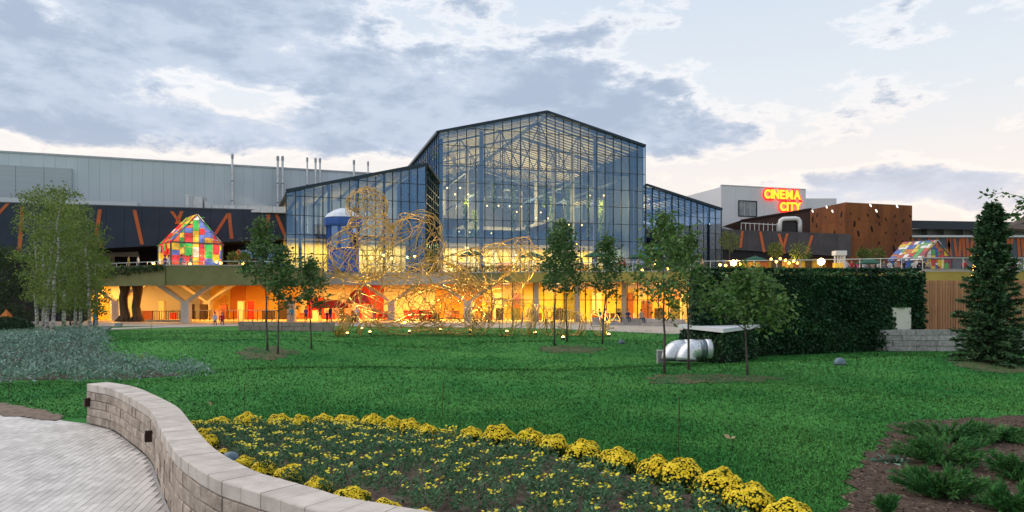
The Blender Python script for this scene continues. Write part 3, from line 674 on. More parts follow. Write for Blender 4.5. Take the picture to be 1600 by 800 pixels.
# ---- white hall on the left behind, with flues and ducts
HP0, HP1 = np.array((X(-160, 81.5), 81.5)), np.array((X(620, 101), 101.))
wu = (HP1-HP0)/np.linalg.norm(HP1-HP0); wn = np.array((-wu[1], wu[0])); WLEN = float(np.linalg.norm(HP1-HP0))
def wp(s_, n_, z): q = HP0+wu*s_+wn*n_; return Vector((q[0], q[1], z))
white_m = mat('white_cladding', (.51, .58, .645), (.57, .64, .70), scale=.12, rough=.6, rnd=.035, bump=.02)
wh = thing('white_hall', 'long white metal-clad hall rising behind the dark striped band', 'building', wp(WLEN/2, 0, 0))
WZ = 20.3; npan = 48
for k in range(npan):
    a, b = WLEN*k/npan+.007, WLEN*(k+1)/npan-.007; dz = random.uniform(-.012, .012)
    mb = MB(); mb.hexa([wp(a, dz, 8), wp(b, dz, 8), wp(b, .3, 8), wp(a, .3, 8)], [wp(a, dz, WZ), wp(b, dz, WZ), wp(b, .3, WZ), wp(a, .3, WZ)]); mb.obj('wall_panel', white_m, wh)
mb = MB(); mb.hexa([wp(0, .32, 0), wp(WLEN, .32, 0), wp(WLEN, 30, 0), wp(0, 30, 0)], [wp(0, .32, WZ-.1), wp(WLEN, .32, WZ-.1), wp(WLEN, 30, WZ-.1), wp(0, 30, WZ-.1)]); mb.obj('wall_core', mat('grey_core', (.50, .53, .56), rough=.8), wh)
mb = MB(); mb.hexa([wp(0, -.1, WZ), wp(WLEN, -.1, WZ), wp(WLEN, .5, WZ), wp(0, .5, WZ)], [wp(0, -.1, WZ+.22), wp(WLEN, -.1, WZ+.22), wp(WLEN, .5, WZ+.22), wp(0, .5, WZ+.22)]); mb.obj('parapet_cap', mat('cap_grey', (.42, .46, .52), rough=.5), wh)
def w_at(px_, off=0.0):
    """distance along the white hall seen at photo column px_"""
    r = (px_-800)/F; q = HP0+wn*off; return float((r*q[1]-q[0])/(wu[0]-r*wu[1]))
s1 = w_at(112, -.5)
for k in range(6):
    a, b = s1*k/6+.02, s1*(k+1)/6-.02; mb = MB(); mb.hexa([wp(a, -.5, 10), wp(b, -.5, 10), wp(b, -.03, 10), wp(a, -.03, 10)], [wp(a, -.5, 18.75), wp(b, -.5, 18.75), wp(b, -.03, 18.75), wp(a, -.03, 18.75)])
    mb.obj('louvre_panel', mat('louvre_grey', (.40, .45, .50), (.44, .50, .55), scale=1.5, rough=.55, stretch=(.1, .1, 6)), wh)
galv = mat('galvanised', (.52, .55, .58), (.62, .65, .68), scale=2, rough=.42, metal=.55)
flues = [(363, 248, 325, 3.2), (434, 251, 330, 3.6), (441.5, 251, 330, 3.4), (480, 253, 330, 2.6), (493, 254, 330, 3), (500, 254, 330, 2.8), (553, 257, 330, 3.0), (575, 259, 330, 2.4)]
for k, (px_, y0, y1, wpx) in enumerate(flues):
    s_ = w_at(px_, -.9); p = wp(s_, -.9, 0); d_ = p.y; zt = Z(y0, d_); zb = 10.5; r = wpx/2/F*d_*1.05
    t = thing('flue_pipe', f'tall galvanised flue pipe against the white hall, {lr(k, len(flues))}', 'flue', (p.x, p.y, zb), 'flue pipes on the white hall')
    mb = MB(); mb.lathe([(r, zb), (r, zt)], 10, (p.x, p.y, 0)); mb.obj('pipe', galv, t, smooth=False)
    mb = MB(); mb.lathe([(r*1.25, zt), (r*1.25, zt+.5), (r*1.0, zt+.62)], 10, (p.x, p.y, 0)); mb.obj('cap', mat('flue_cap', (.35, .36, .38), rough=.5, metal=.5), t)
    for zz in (zb+2.2, zb+5, zb+7.6):
        if zz < zt-.4:
            mb = MB(); mb.lathe([(r*1.15, zz), (r*1.15, zz+.14)], 10, (p.x, p.y, 0)); q = wp(s_, -.02, zz+.07); mb.bar((p.x, p.y, zz+.07), q, .12); mb.obj('bracket', mat('bracket_grey', (.2, .21, .23), rough=.5), t)
# duct on the roof of the band
t = thing('roof_duct', 'large galvanised air duct with elbow on the dark roof', 'duct', W(310, 330, 86))
mb = MB(); d_ = 86
for a, b, z0, z1, m2 in ((303, 311, 308, 334, 0), (311, 319, 309, 330, 1)):
    mb = MB(); mb.box((X(a, d_), d_-.5, Z(z1, d_)), (X(b, d_), d_+.9, Z(z0, d_))); mb.obj('duct_riser', galv, t)
mb = MB(); mb.hexa([W(319, 330, 85.8), W(330, 330, 85.8), W(330, 330, 86.6), W(319, 330, 86.6)], [W(319, 312, 85.8), W(330, 321, 85.8), W(330, 321, 86.6), W(319, 312, 86.6)]); mb.obj('elbow', galv, t)
mb = MB()
for k in range(6):
    mb = MB(); a, b = 330.3+k*19.2, 330.3+(k+1)*19.2-.5; mb.box((X(a, 86), 85.9, Z(330.5+.4*k, 86)), (X(b, 86), 86.9, Z(320.5+.5*k, 86))); mb.obj('duct_section', galv, t)
t = thing('short_vent', 'short galvanised vent pipe left of the roof duct', 'vent', W(293, 332, 85)); mb = MB(); p = W(293, 332, 85); mb.lathe([(.19, 0), (.19, 1.9)], 10, p); mb.obj('pipe', galv, t); mb = MB(); mb.lathe([(.25, 1.9), (.25, 2.15)], 10, p); mb.obj('cap', galv, t)

# ---- dark band with orange bars
BP0, BP1 = np.array((X(-160, 77.5), 77.5)), np.array((X(457, 87), 87.))
bu = (BP1-BP0)/np.linalg.norm(BP1-BP0); bn = np.array((-bu[1], bu[0])); BLEN = float(np.linalg.norm(BP1-BP0))
def bp(s_, n_, z): q = BP0+bu*s_+bn*n_; return Vector((q[0], q[1], z))
def b_at(px_, off=0.0):
    r = (px_-800)/F; q = BP0+bn*off; return float((r*q[1]-q[0])/(bu[0]-r*bu[1]))
def btop(s_): return 13.55-.1*s_/BLEN
def bbot(s_):
    a = b_at(150); return 8.5+(10.1-8.5)*(s_-a)/(BLEN-a)
clad = mat('anthracite_cladding', (.022, .034, .060), (.030, .044, .074), scale=.5, rough=.55, rnd=.08)
band = thing('dark_mall_block', 'anthracite mall front with diagonal orange bars and black recess', 'building', bp(BLEN/2, 0, 0))
npan = 22
for k in range(npan):
    a, b = BLEN*k/npan+.01, BLEN*(k+1)/npan-.01
    mb = MB(); mb.hexa([bp(a, .0, bbot(a)), bp(b, 0, bbot(b)), bp(b, .4, bbot(b)), bp(a, .4, bbot(a))], [bp(a, 0, btop(a)), bp(b, 0, btop(b)), bp(b, .4, btop(b)), bp(a, .4, btop(a))]); mb.obj('cladding_panel', clad, band)
mb = MB(); mb.hexa([bp(0, .42, bbot(0)), bp(BLEN, .42, bbot(BLEN)), bp(BLEN, 13, bbot(BLEN)), bp(0, 9, bbot(0))], [bp(0, .42, btop(0)-.3), bp(BLEN, .42, btop(BLEN)-.3), bp(BLEN, 13, btop(BLEN)-.3), bp(0, 9, btop(0)-.3)]); mb.obj('upper_body', mat('black_body', (.02, .02, .025), rough=.8), band)
mb = MB(); mb.hexa([bp(0, -.06, btop(0)), bp(BLEN, -.06, btop(BLEN)), bp(BLEN, .5, btop(BLEN)), bp(0, .5, btop(0))], [bp(0, -.06, btop(0)+.12), bp(BLEN, -.06, btop(BLEN)+.12), bp(BLEN, .5, btop(BLEN)+.12), bp(0, .5, btop(0)+.12)]); mb.obj('coping', mat('coping_grey', (.10, .11, .13), rough=.5), band)
a0, a1 = b_at(-150), b_at(212)
mb = MB(); mb.hexa([bp(a0, .6, btop(0)+.12), bp(a1, .6, btop(0)), bp(a1, 2, btop(0)), bp(a0, 2, btop(0))], [bp(a0, .6, btop(0)+.8), bp(a1, .6, btop(0)+.55), bp(a1, 2, btop(0)+.55), bp(a0, 2, btop(0)+.8)]); mb.obj('roof_upstand', mat('upstand_white', (.62, .65, .70), rough=.6), band)
rec = mat('recess_wall', (.012, .010, .014), rough=.7)
s_mid = b_at(372, 8)
mb = MB(); mb.hexa([bp(0, 7.5, DECK), bp(s_mid, 7.5, DECK), bp(s_mid, 8, DECK), bp(0, 8, DECK)], [bp(0, 7.5, 10.4), bp(s_mid, 7.5, 10.4), bp(s_mid, 8, 10.4), bp(0, 8, 10.4)]); mb.obj('recess_wall', rec, band)
q0 = b_at(128)
mb = MB(); mb.hexa([bp(0, 2.2, 0), bp(q0, 2.2, 0), bp(q0, 2.8, 0), bp(0, 2.8, 0)], [bp(0, 2.2, bbot(0)), bp(q0, 2.2, bbot(q0)), bp(q0, 2.8, bbot(q0)), bp(0, 2.8, bbot(0))]); mb.obj('lower_wall', mat('dark_plum_wall', (.028, .022, .032), rough=.7), band)
s2, s3 = b_at(374, 8), b_at(470, 8)
for k in range(7):
    a, b = s2+(s3-s2)*k/7+.03, s2+(s3-s2)*(k+1)/7-.03
    for z0, z1 in ((DECK, 7.7), (7.76, 10.3)):
        mb = MB(); mb.hexa([bp(a, 7.6, z0), bp(b, 7.6, z0), bp(b, 7.64, z0), bp(a, 7.64, z0)], [bp(a, 7.6, z1), bp(b, 7.6, z1), bp(b, 7.64, z1), bp(a, 7.64, z1)]); mb.obj('pane', glass('recess_glass', (.6, .72, .85), (.30, .50, .85), .25) if 'recess_glass' not in MATS else MATS['recess_glass'], band)
    mb = MB(); mb.bar(bp(a-.03, 7.6, DECK), bp(a-.03, 7.6, 10.4), .1); mb.obj('mullion', steel_dark, band)
rust_m = mat('orange_bar', (.55, .14, .045), (.46, .105, .035), scale=.6, rough=.6)
for (xa, ya, xb, yb) in ((12, 318, -14, 346), (35, 322, 30, 392), (156, 327, 148, 386), (148, 370, 160, 387), (210, 328, 222, 382), (268, 330, 284, 352), (284, 330, 276, 350), (357, 333, 336, 366), (358, 333, 362, 373), (420, 335, 412, 373), (432, 335, 447, 372)):
    sa, sb = b_at(xa, -.07), b_at(xb, -.07); pa, pb = bp(sa, -.07, 0), bp(sb, -.07, 0); pa.z, pb.z = Z(ya, pa.y), Z(yb, pb.y)
    wv = Vector((bu[0], bu[1], 0))*.20; bk = Vector((bn[0], bn[1], 0))*.12
    mb = MB(); mb.hexa([pb-wv, pb+wv, pb+wv+bk, pb-wv+bk], [pa-wv, pa+wv, pa+wv+bk, pa-wv+bk]); mb.obj('orange_bar', rust_m, band)

# ---- terrace deck
def xy(px_, d_): return (X(px_, d_), d_)
front = [xy(120, 84), xy(165, 79.5), xy(262, 74), xy(400, 74.5), xy(505, 78), xy(560, 81), xy(640, 82), xy(720, 80), xy(800, 78.5), xy(930, 77), xy(1110, 74), xy(1250, 72), xy(1443, 68), xy(1760, 68)]
deck = thing('terrace', 'raised terrace with olive green edge and slim railing above the lit ground floor', 'terrace', (0, 80, 0))
slab_m = mat('deck_top', (.28, .26, .23), (.34, .31, .28), scale=.7, rough=.8)
soff_m = mat('soffit', (.60, .48, .30), rough=.7)
mb = MB(); mb.prism(front+[(70, 150), (-62, 150), (-62, 100)], 4.62, DECK-.02); mb.obj('deck_slab', slab_m, deck)
mb = MB(); mb.prism([(x_, y_+.4) for x_, y_ in front]+[(70, 149), (-60, 149), (-60, 100)], 4.5, 4.6); mb.obj('soffit', soff_m, deck)
olive = mat('olive_render', (.20, .20, .085), (.24, .235, .105), scale=.8, rough=.85, bump=.1)
greyw = mat('pale_fascia', (.42, .44, .42), (.5, .5, .48), scale=.8, rough=.8)
gold = mat('gold_fascia', (.36, .30, .07), (.42, .34, .09), scale=.8, rough=.6)
edge_spec = [(4.08, 6.15, olive)]*3+[(4.12, 6.0, olive)]+[(4.25, 5.62, greyw)]*2+[(4.35, 5.6, greyw)]+[(4.5, 5.58, olive)]+[(4.52, 5.58, gold)]*2+[(4.5, 5.6, gold)]+[(4.1, 5.3, gold)]*2
for i, (z0, z1, m_) in enumerate(edge_spec):
    a, b = Vector((*front[i], 0)), Vector((*front[i+1], 0)); u_ = (b-a).normalized(); n_ = Vector((u_.y, -u_.x, 0))
    def q(s_, o_, z): p = a+u_*s_+n_*o_; return (p.x, p.y, z)
    L = (b-a).length
    mb = MB(); mb.hexa([q(0, .30, z0), q(L, .30, z0), q(L, .01, z0), q(0, .01, z0)], [q(0, .36, z1), q(L, .36, z1), q(L, .01, z1), q(0, .01, z1)]); mb.obj('edge_beam', m_, deck)
    mb = MB(); mb.hexa([q(-.02, .42, z1), q(L+.02, .42, z1), q(L+.02, -.05, z1), q(-.02, -.05, z1)], [q(-.02, .42, z1+.09), q(L+.02, .42, z1+.09), q(L+.02, -.05, z1+.09), q(-.02, -.05, z1+.09)]); mb.obj('coping', mat('edge_coping', (.45, .45, .42), rough=.6), deck)
    top = max(z1+.1, 5.7); rz_ = max(6.65, z1+.45); n = max(2, int(L/1.8))
    for k in range(n+1):
        if k == n and i < len(edge_spec)-1: continue
        mb = MB(); p = q(L*k/n, -.15, 0); mb.bar((p[0], p[1], DECK), (p[0], p[1], rz_), .05); mb.obj('railing_post', galv, deck)
    mb = MB(); mb.bar(q(0, -.15, rz_), q(L, -.15, rz_), .07); mb.obj('handrail', mat('handrail', (.55, .58, .60), rough=.4, metal=.4), deck)
# trailing plants over the left parapet
def scatter_quad(a, b, n, zlo, zhi): pass
n = 1500; tt = rng.random(n); pa, pb = np.array(front[0]), np.array(front[1]); i2 = rng.random(n) < .35
q0_, q1_, q2_ = np.array(front[0]), np.array(front[1]), np.array(front[2])
xyp = np.where(i2[:, None], q0_+(q1_-q0_)*tt[:, None], q1_+(q2_-q1_)*tt[:, None]); dep = rng.random(n)**1.6
Pn = np.column_stack([xyp[:, 0]-.15, xyp[:, 1]-.45-.15*rng.random(n), 6.3-1.15*dep*(1-.6*np.where(i2, 0, tt))])
V_, F_ = leaf_quads(Pn, .30, .45, dirs=np.tile((0, -.4, -1.), (n, 1)), jitter=.5)
tg = np_mesh('trailing_plants', V_, F_, mat('trailing_leaf', (.05, .085, .03), (.09, .12, .045), scale=1, rough=.8, rnd=.4)); tag(tg, 'trailing greenery spilling over the olive terrace edge', 'trailing plant', kind='stuff')
# ---- ground floor under the terrace
gf = thing('ground_floor', 'warm lit ground floor shops behind the columns under the terrace', 'shop front', (-10, 92, 0))
org = mat('orange_wall', (.78, .36, .06), (.82, .46, .10), scale=.25, rough=.75)
yel = mat('yellow_wall', (.85, .60, .16), (.80, .54, .12), scale=.25, rough=.75)
brn = mat('brown_wall', (.30, .10, .05), rough=.75)
crm = mat('cream_wall', (.82, .72, .52), rough=.75)
redw = mat('red_wall', (.60, .05, .03), rough=.6)
walls = [(132, 152, yel), (152, 232, brn), (232, 300, yel), (300, 318, brn), (318, 360, yel), (360, 384, mat('panel_orange2', (.62, .22, .04), rough=.7)), (384, 420, org), (420, 470, yel), (470, 560, crm), (560, 600, redw), (600, 680, crm), (680, 760, org)]
for (a, b, m_) in walls:
    mb = MB(); mb.box((X(a, 93), 93, .02), (X(b, 93)-.03, 93.4, 4.48)); mb.obj('wall_panel', m_, gf)
mb = MB(); mb.box((X(150, 96)-14, 93.5, .02), (X(1100, 93.5), 93.9, 4.48)); mb.obj('rear_wall', org, gf)
mb = MB(); mb.box((X(133, 84)-.4, 84, .02), (X(133, 84), 93, 4.48)); mb.obj('side_wall', yel, gf)
mb = MB(); mb.box((X(133, 84), 76, .036), (X(1090, 80), 93, .06)); mb.obj('floor', mat('gf_floor', (.58, .48, .36), (.5, .41, .30), scale=.4, rough=.5), gf)
# pictures and openings on the walls
for (a, b, y0, y1, m_) in ((240, 258, 462, 497, crm), (262, 280, 455, 470, mat('disc_orange', (.65, .25, .06), rough=.6)), (268, 285, 474, 486, mat('white_board', (.85, .82, .75), rough=.6)), (302, 314, 468, 496, redw), (330, 352, 462, 486, org), (172, 184, 474, 500, mat('ice_cream', (.80, .55, .30), rough=.6)), (440, 466, 462, 496, org), (480, 505, 465, 500, redw), (520, 548, 470, 500, mat('shop_pink', (.75, .35, .30), rough=.6)), (640, 670, 484, 499, redw)):
    mb = MB(); mb.box((X(a, 92.6), 92.6, max(.07, Z(y1, 92.6))), (X(b, 92.6), 92.97, Z(y0, 92.6))); mb.obj('display_panel', m_, gf)
for k in range(26):
    px_ = 236+k*20+random.uniform(-6, 6); d_ = random.uniform(87.5, 91); hh = random.choice((.8, 1.1, 1.9, 2.3)); ww = random.uniform(.5, 1.5)
    x_ = X(px_, d_); tb = MB(); tb.box((x_-ww/2, d_-.25, .065), (x_+ww/2, d_+.25, hh)); tb.box((x_-ww/2-.05, d_-.3, hh+.003), (x_+ww/2+.05, d_+.3, hh+.06)); tb.obj('counter', (brn, crm, redw, mat('dark_counter', (.06, .04, .03), rough=.6), MATS['dark_counter'], MATS['shop_pink'])[k % 6], gf)
# glazed part on the right
gl = thing('ground_floor_glazing', 'yellow-lit glazed shop front with slim posts below the terrace', 'shop front', (10, 82, 0))
gy = mat('glow_yellow_wall', (.85, .62, .16), (.75, .5, .10), scale=.3, rough=.7)
mb = MB(); mb.box((X(752, 89), 89, .07), (X(1112, 89), 89.3, 4.48)); mb.obj('inner_wall', gy, gl)
for k, (a, b) in enumerate(((770, 786), (800, 812), (880, 902), (925, 940), (972, 990), (1020, 1040), (1060, 1085))):
    mb = MB(); mb.box((X(a, 88.5), 88.5, .07), (X(b, 88.5), 88.95, 3.4)); mb.obj('display_panel', (crm, brn, mat('olive_panel', (.22, .20, .06), rough=.6), crm, brn, org, crm)[k], gl)
for k in range(16):
    px_ = 762+k*21+random.uniform(-6, 6); x_ = X(px_, 86); hh = random.choice((.9, 1.5, 2.4, 3.2)); mb = MB(); mb.box((x_-.5, 85.6+.1*(k % 3), .065), (x_+.3+.4*random.random(), 86.3, hh)); mb.obj('shelf', (brn, MATS['dark_counter'], MATS['olive_panel'], crm)[k % 4], gl)
xa, xb = X(752, 81.5), X(1110, 81.5); npn = 22
gfg = glass('shop_glass', (.93, .93, .90), (.8, .85, .9), .03)
for k in range(npn):
    a, b = xa+(xb-xa)*k/npn, xa+(xb-xa)*(k+1)/npn
    for z0, z1 in ((.1, 2.5), (2.56, 4.45)):
        mb = MB(); mb.box((a+.04, 81.5, z0), (b-.04, 81.53, z1)); mb.obj('pane', gfg, gl)
    mb = MB(); mb.box((a-.05, 81.42, .06), (a+.05, 81.6, 4.48)); mb.obj('mullion', mat('bronze_mullion', (.10, .07, .04), rough=.5), gl)
mb = MB(); mb.box((xa, 81.44, 2.49), (xb, 81.58, 2.57)); mb.obj('transom', MATS['bronze_mullion'], gl)
for px_ in (838, 902, 975):
    mb = MB(); mb.lathe([(.28, .06), (.28, 4.5)], 12, (X(px_, 80), 80, 0)); mb.obj('column', mat('pale_column', (.6, .56, .48), rough=.7), gl, smooth=True)
# orange ball sign, luminous discs
t = thing('ball_lamp', 'glowing orange ball hanging behind the trees by the glazing', 'lamp', W(1057, 460, 79)); mb = MB(); p = W(1057, 460, 79)
mb.lathe([(.02, -.5), (.28, -.42), (.46, -.2), (.5, 0), (.46, .2), (.28, .42), (.02, .5)], 14, p); mb.obj('globe', emitter('orange_ball', (1, .30, .04), .8), t, smooth=True); mb = MB(); mb.tube([p+Vector((0, 0, .48)), (p.x, p.y, 4.5)], .02, 4); mb.obj('rod', cord_m, t)
# ceiling lights: recessed panels that really give light
lp_m = emitter('ceiling_panel', (1, .70, .30), 7)
def ceil_light(px_, d_, pw, col=(1, .60, .17), sz=(1.6, .5), k=0):
    x_ = X(px_, d_)
    t = thing('ceiling_light', f'recessed warm light panel in the ceiling under the terrace, {lr(k, 13)}', 'ceiling light', (x_, d_, 4.4), 'ceiling lights under the terrace')
    mb = MB(); mb.box((x_-.5, d_-.12, 4.46), (x_+.5, d_+.12, 4.495)); mb.obj('diffuser', lp_m, t)
    mb = MB(); mb.box((x_-.56, d_-.18, 4.47), (x_+.56, d_+.18, 4.498)); mb.obj('trim', mat('white_trim', (.7, .7, .68), rough=.5), t)
    lamp_light('panel_light', (x_, d_, 4.42), pw, col, t, kind='AREA', size=sz)
for k, (px_, d_, pw) in enumerate(((175, 87, 300), (250, 86, 380), (330, 85, 430), (410, 85, 480), (490, 87, 620), (570, 87, 680), (650, 88, 760), (720, 87, 760))): ceil_light(px_, d_, pw*1.2, (1, .45, .075), k=k)
for k, (px_, d_, pw) in enumerate(((790, 85, 760), (870, 85, 720), (950, 85, 700), (1030, 85, 700), (1090, 85, 400))): ceil_light(px_, d_, pw*1.0, (1, .58, .12), k=8+k)
# Y-shaped columns
conc = mat('column_concrete', (.62, .58, .54), (.70, .66, .60), scale=1.5, rough=.8)
ycols = [(183, 85, 0), (291, 77, 0), (325, 90, 0), (456, 81, 0), (612, 84.5, 0), (731, 82, 0)]
for k, (px_, d_, r) in enumerate(ycols):
    x_ = X(px_, d_); s = .42
    t = thing('branching_column', f'pale Y-shaped concrete column under the terrace, {lr(k, len(ycols))}', 'column', (x_, d_, 0), 'Y-shaped columns under the terrace')
    mb = MB(); mb.hexa([(x_-s, d_-s, .05), (x_+s, d_-s, .05), (x_+s, d_+s, .05), (x_-s, d_+s, .05)], [(x_-s, d_-s, 2.4), (x_+s, d_-s, 2.4), (x_+s, d_+s, 2.4), (x_-s, d_+s, 2.4)]); mb.obj('shaft', conc, t)
    for sg in (-1, 1):
        mb = MB(); e = 3.3*sg
        mb.hexa([(x_-s*1.0 if sg < 0 else x_+.02, d_-s+.02, 2.35), (x_-.02 if sg < 0 else x_+s, d_-s+.02, 2.35), (x_-.02 if sg < 0 else x_+s, d_+s-.02, 2.35), (x_-s if sg < 0 else x_+.02, d_+s-.02, 2.35)],
                [(x_+e-.45, d_-s+.02, 4.5), (x_+e+.35, d_-s+.02, 4.5), (x_+e+.35, d_+s-.02, 4.5), (x_+e-.45, d_+s-.02, 4.5)]); mb.obj('branch_arm', conc, t)
# artificial tree trunk columns
for k, (px_, d_) in enumerate(((194, 80.5), (214, 80.5))):
    x_ = X(px_, d_); t = thing('trunk_column', f'{("left", "right")[k]} of two brown tree-trunk columns beside the first Y-shaped column', 'column', (x_, d_, 0), 'tree-trunk columns')
    prof = [(.75, .05), (.62, .3), (.5, .8), (.42, 1.8), (.42, 2.8), (.5, 3.6), (.66, 4.5)]; mb = MB(); mb.lathe(prof, 14, (x_, d_, 0))
    mb.v = [(vx+.12*math.sin(vz*2+k)+.06*math.sin(9*math.atan2(vy-d_, vx-x_)), vy, vz) for vx, vy, vz in mb.v]
    mb.obj('trunk', mat('bark_column', (.075, .05, .035), (.14, .095, .06), scale=3, rough=.95, bump=1, bscale=8, stretch=(1, 1, .2)), t, smooth=True)
    for a in range(4):
        mb = MB(); an = a*1.6+k; mb.tube([(x_+.35*math.cos(an), d_+.35*math.sin(an), .6), (x_+.8*math.cos(an), d_+.7*math.sin(an), .2), (x_+1.1*math.cos(an), d_+.9*math.sin(an), .06)], [.22, .16, .06], 6); mb.obj('root', MATS['bark_column'], t)
# dark balustrade and rails inside
bal = thing('play_area_fence', 'low dark metal fence around the area left of the Y-shaped column', 'fence', W(262, 505, 80))
for k in range(14):
    x_ = X(238+k*3.6, 80); mb = MB(); mb.bar((x_, 80, .06), (x_, 80, 1.25), .07 if k % 3 == 0 else .035); mb.obj('post', mat('black_rail', (.03, .025, .02), rough=.5), bal)
mb = MB(); mb.bar((X(237, 80), 80, 1.27), (X(286, 80), 80, 1.27), .06); mb.obj('top_rail', MATS['black_rail'], bal)
mb = MB(); mb.box((X(230, 80), 79.6, .04), (X(289, 80), 80.3, .28)); mb.obj('kerb', mat('kerb_pale', (.5, .42, .32), rough=.8), bal)
bal2 = thing('long_railing', 'long slim railing on the ground floor between the Y-shaped columns', 'railing', W(380, 505, 82))
for k in range(18):
    x_ = X(305+k*7.5, 82); mb = MB(); mb.bar((x_, 82, .06), (x_, 82, 1.3), .06); mb.obj('post', MATS['black_rail'], bal2)
mb = MB(); mb.bar((X(303, 82), 82, 1.32), (X(434, 82), 82, 1.32), .08); mb.obj('top_rail', mat('rail_bright', (.65, .6, .5), rough=.4, metal=.4), bal2)
# low stone walls along the plaza
def low_wall(name, label, pts, h, th, m_, bl=.9, courses=2):
    t = thing(name, label, 'stone wall', (*pts[len(pts)//2], 0))
    for i in range(len(pts)-1):
        a, b = Vector((*pts[i], 0)), Vector((*pts[i+1], 0)); u_ = (b-a).normalized(); L = (b-a).length; n_ = Vector((-u_.y, u_.x, 0))
        for c0 in range(courses):
            s0 = -(c0 % 2)*bl*.5
            while s0 < L-.02:
                s1_ = min(s0+bl*random.uniform(.8, 1.2), L); a_ = max(s0, 0); j = random.uniform(-.025, .025)
                if s1_-a_ > .05:
                    z0, z1 = h*c0/courses+.009, h*(c0+1)/courses-.009
                    mb = MB(); P_ = [a+u_*(a_+.014)+n_*j, a+u_*(s1_-.014)+n_*j, a+u_*(s1_-.014)+n_*th, a+u_*(a_+.014)+n_*th]
                    mb.hexa([p+Vector((0, 0, z0)) for p in P_], [p+Vector((0, 0, z1)) for p in P_]); mb.obj('block', m_, t)
                s0 = s1_ if s1_ > s0 else L
    return t
stone_far = mat('far_stone', (.30, .245, .21), (.38, .32, .28), scale=2, rough=.9, rnd=.12, bump=.5, bscale=8)
low_wall('garden_wall', 'low brownish stone wall along the lawn in front of the orange lit shops', [G(372, 516)[:2], G(440, 517)[:2], G(520, 518)[:2]], .75, .4, stone_far, 1.2, 2)
low_wall('seat_wall', 'low grey seat wall on the plaza behind the saplings with people on it', [(X(925, 72), 72), (X(1000, 70), 70), (X(1066, 66), 66)], .75, .5, mat('seat_stone', (.36, .33, .30), (.44, .40, .37), scale=2, rough=.85, rnd=.08), 1.5, 2)
# red mushroom canopies and stools of the play corner
red_m = mat('red_fabric', (.70, .03, .015), (.60, .02, .012), scale=2, rough=.6)
for k, (px_, y_, d_, rpx, hpx) in enumerate(((518, 481, 80, 32, 13), (560, 474, 79, 20, 22))):
    p = W(px_, y_, d_); r = rpx/F*d_; h = hpx/F*d_
    t = thing('red_canopy', ['wide low red canopy in the lit play corner', 'taller pointed red canopy beside the sculpture\'s hand'][k], 'canopy', (p.x, d_, 0), 'red canopies')
    mb = MB(); mb.lathe([(r, 0), (r*.96, .12*h), (r*.75, .55*h), (r*.4, .88*h), (.08, h)], 12, p); mb.obj('canopy_top', red_m, t, smooth=True)
    mb = MB(); mb.tube([(p.x, d_, .05), (p.x, d_, p.z+h*.5)], .09, 8); mb.obj('pole', mat('pole_white', (.65, .62, .58), rough=.5), t)
for k, px_ in enumerate((594, 603, 645, 655, 665, 672)):
    d_ = 84; x_ = X(px_, d_); t = thing('red_chair', f'small red chair in the lit play corner, {lr(k, 6)}', 'chair', (x_, d_, .06), 'red chairs on the ground floor')
    mb = MB(); mb.box((x_-.22, d_-.22, .48), (x_+.22, d_+.22, .54)); mb.obj('seat', red_m, t)
    mb = MB(); mb.box((x_-.22, d_+.18, .55), (x_+.22, d_+.22, 1.05)); mb.obj('backrest', red_m, t)
    for a, b in ((-1, -1), (1, -1), (1, 1), (-1, 1)):
        mb = MB(); mb.bar((x_+a*.19, d_+b*.19, .06), (x_+a*.19, d_+b*.19, .48), .04); mb.obj('leg', red_m, t)

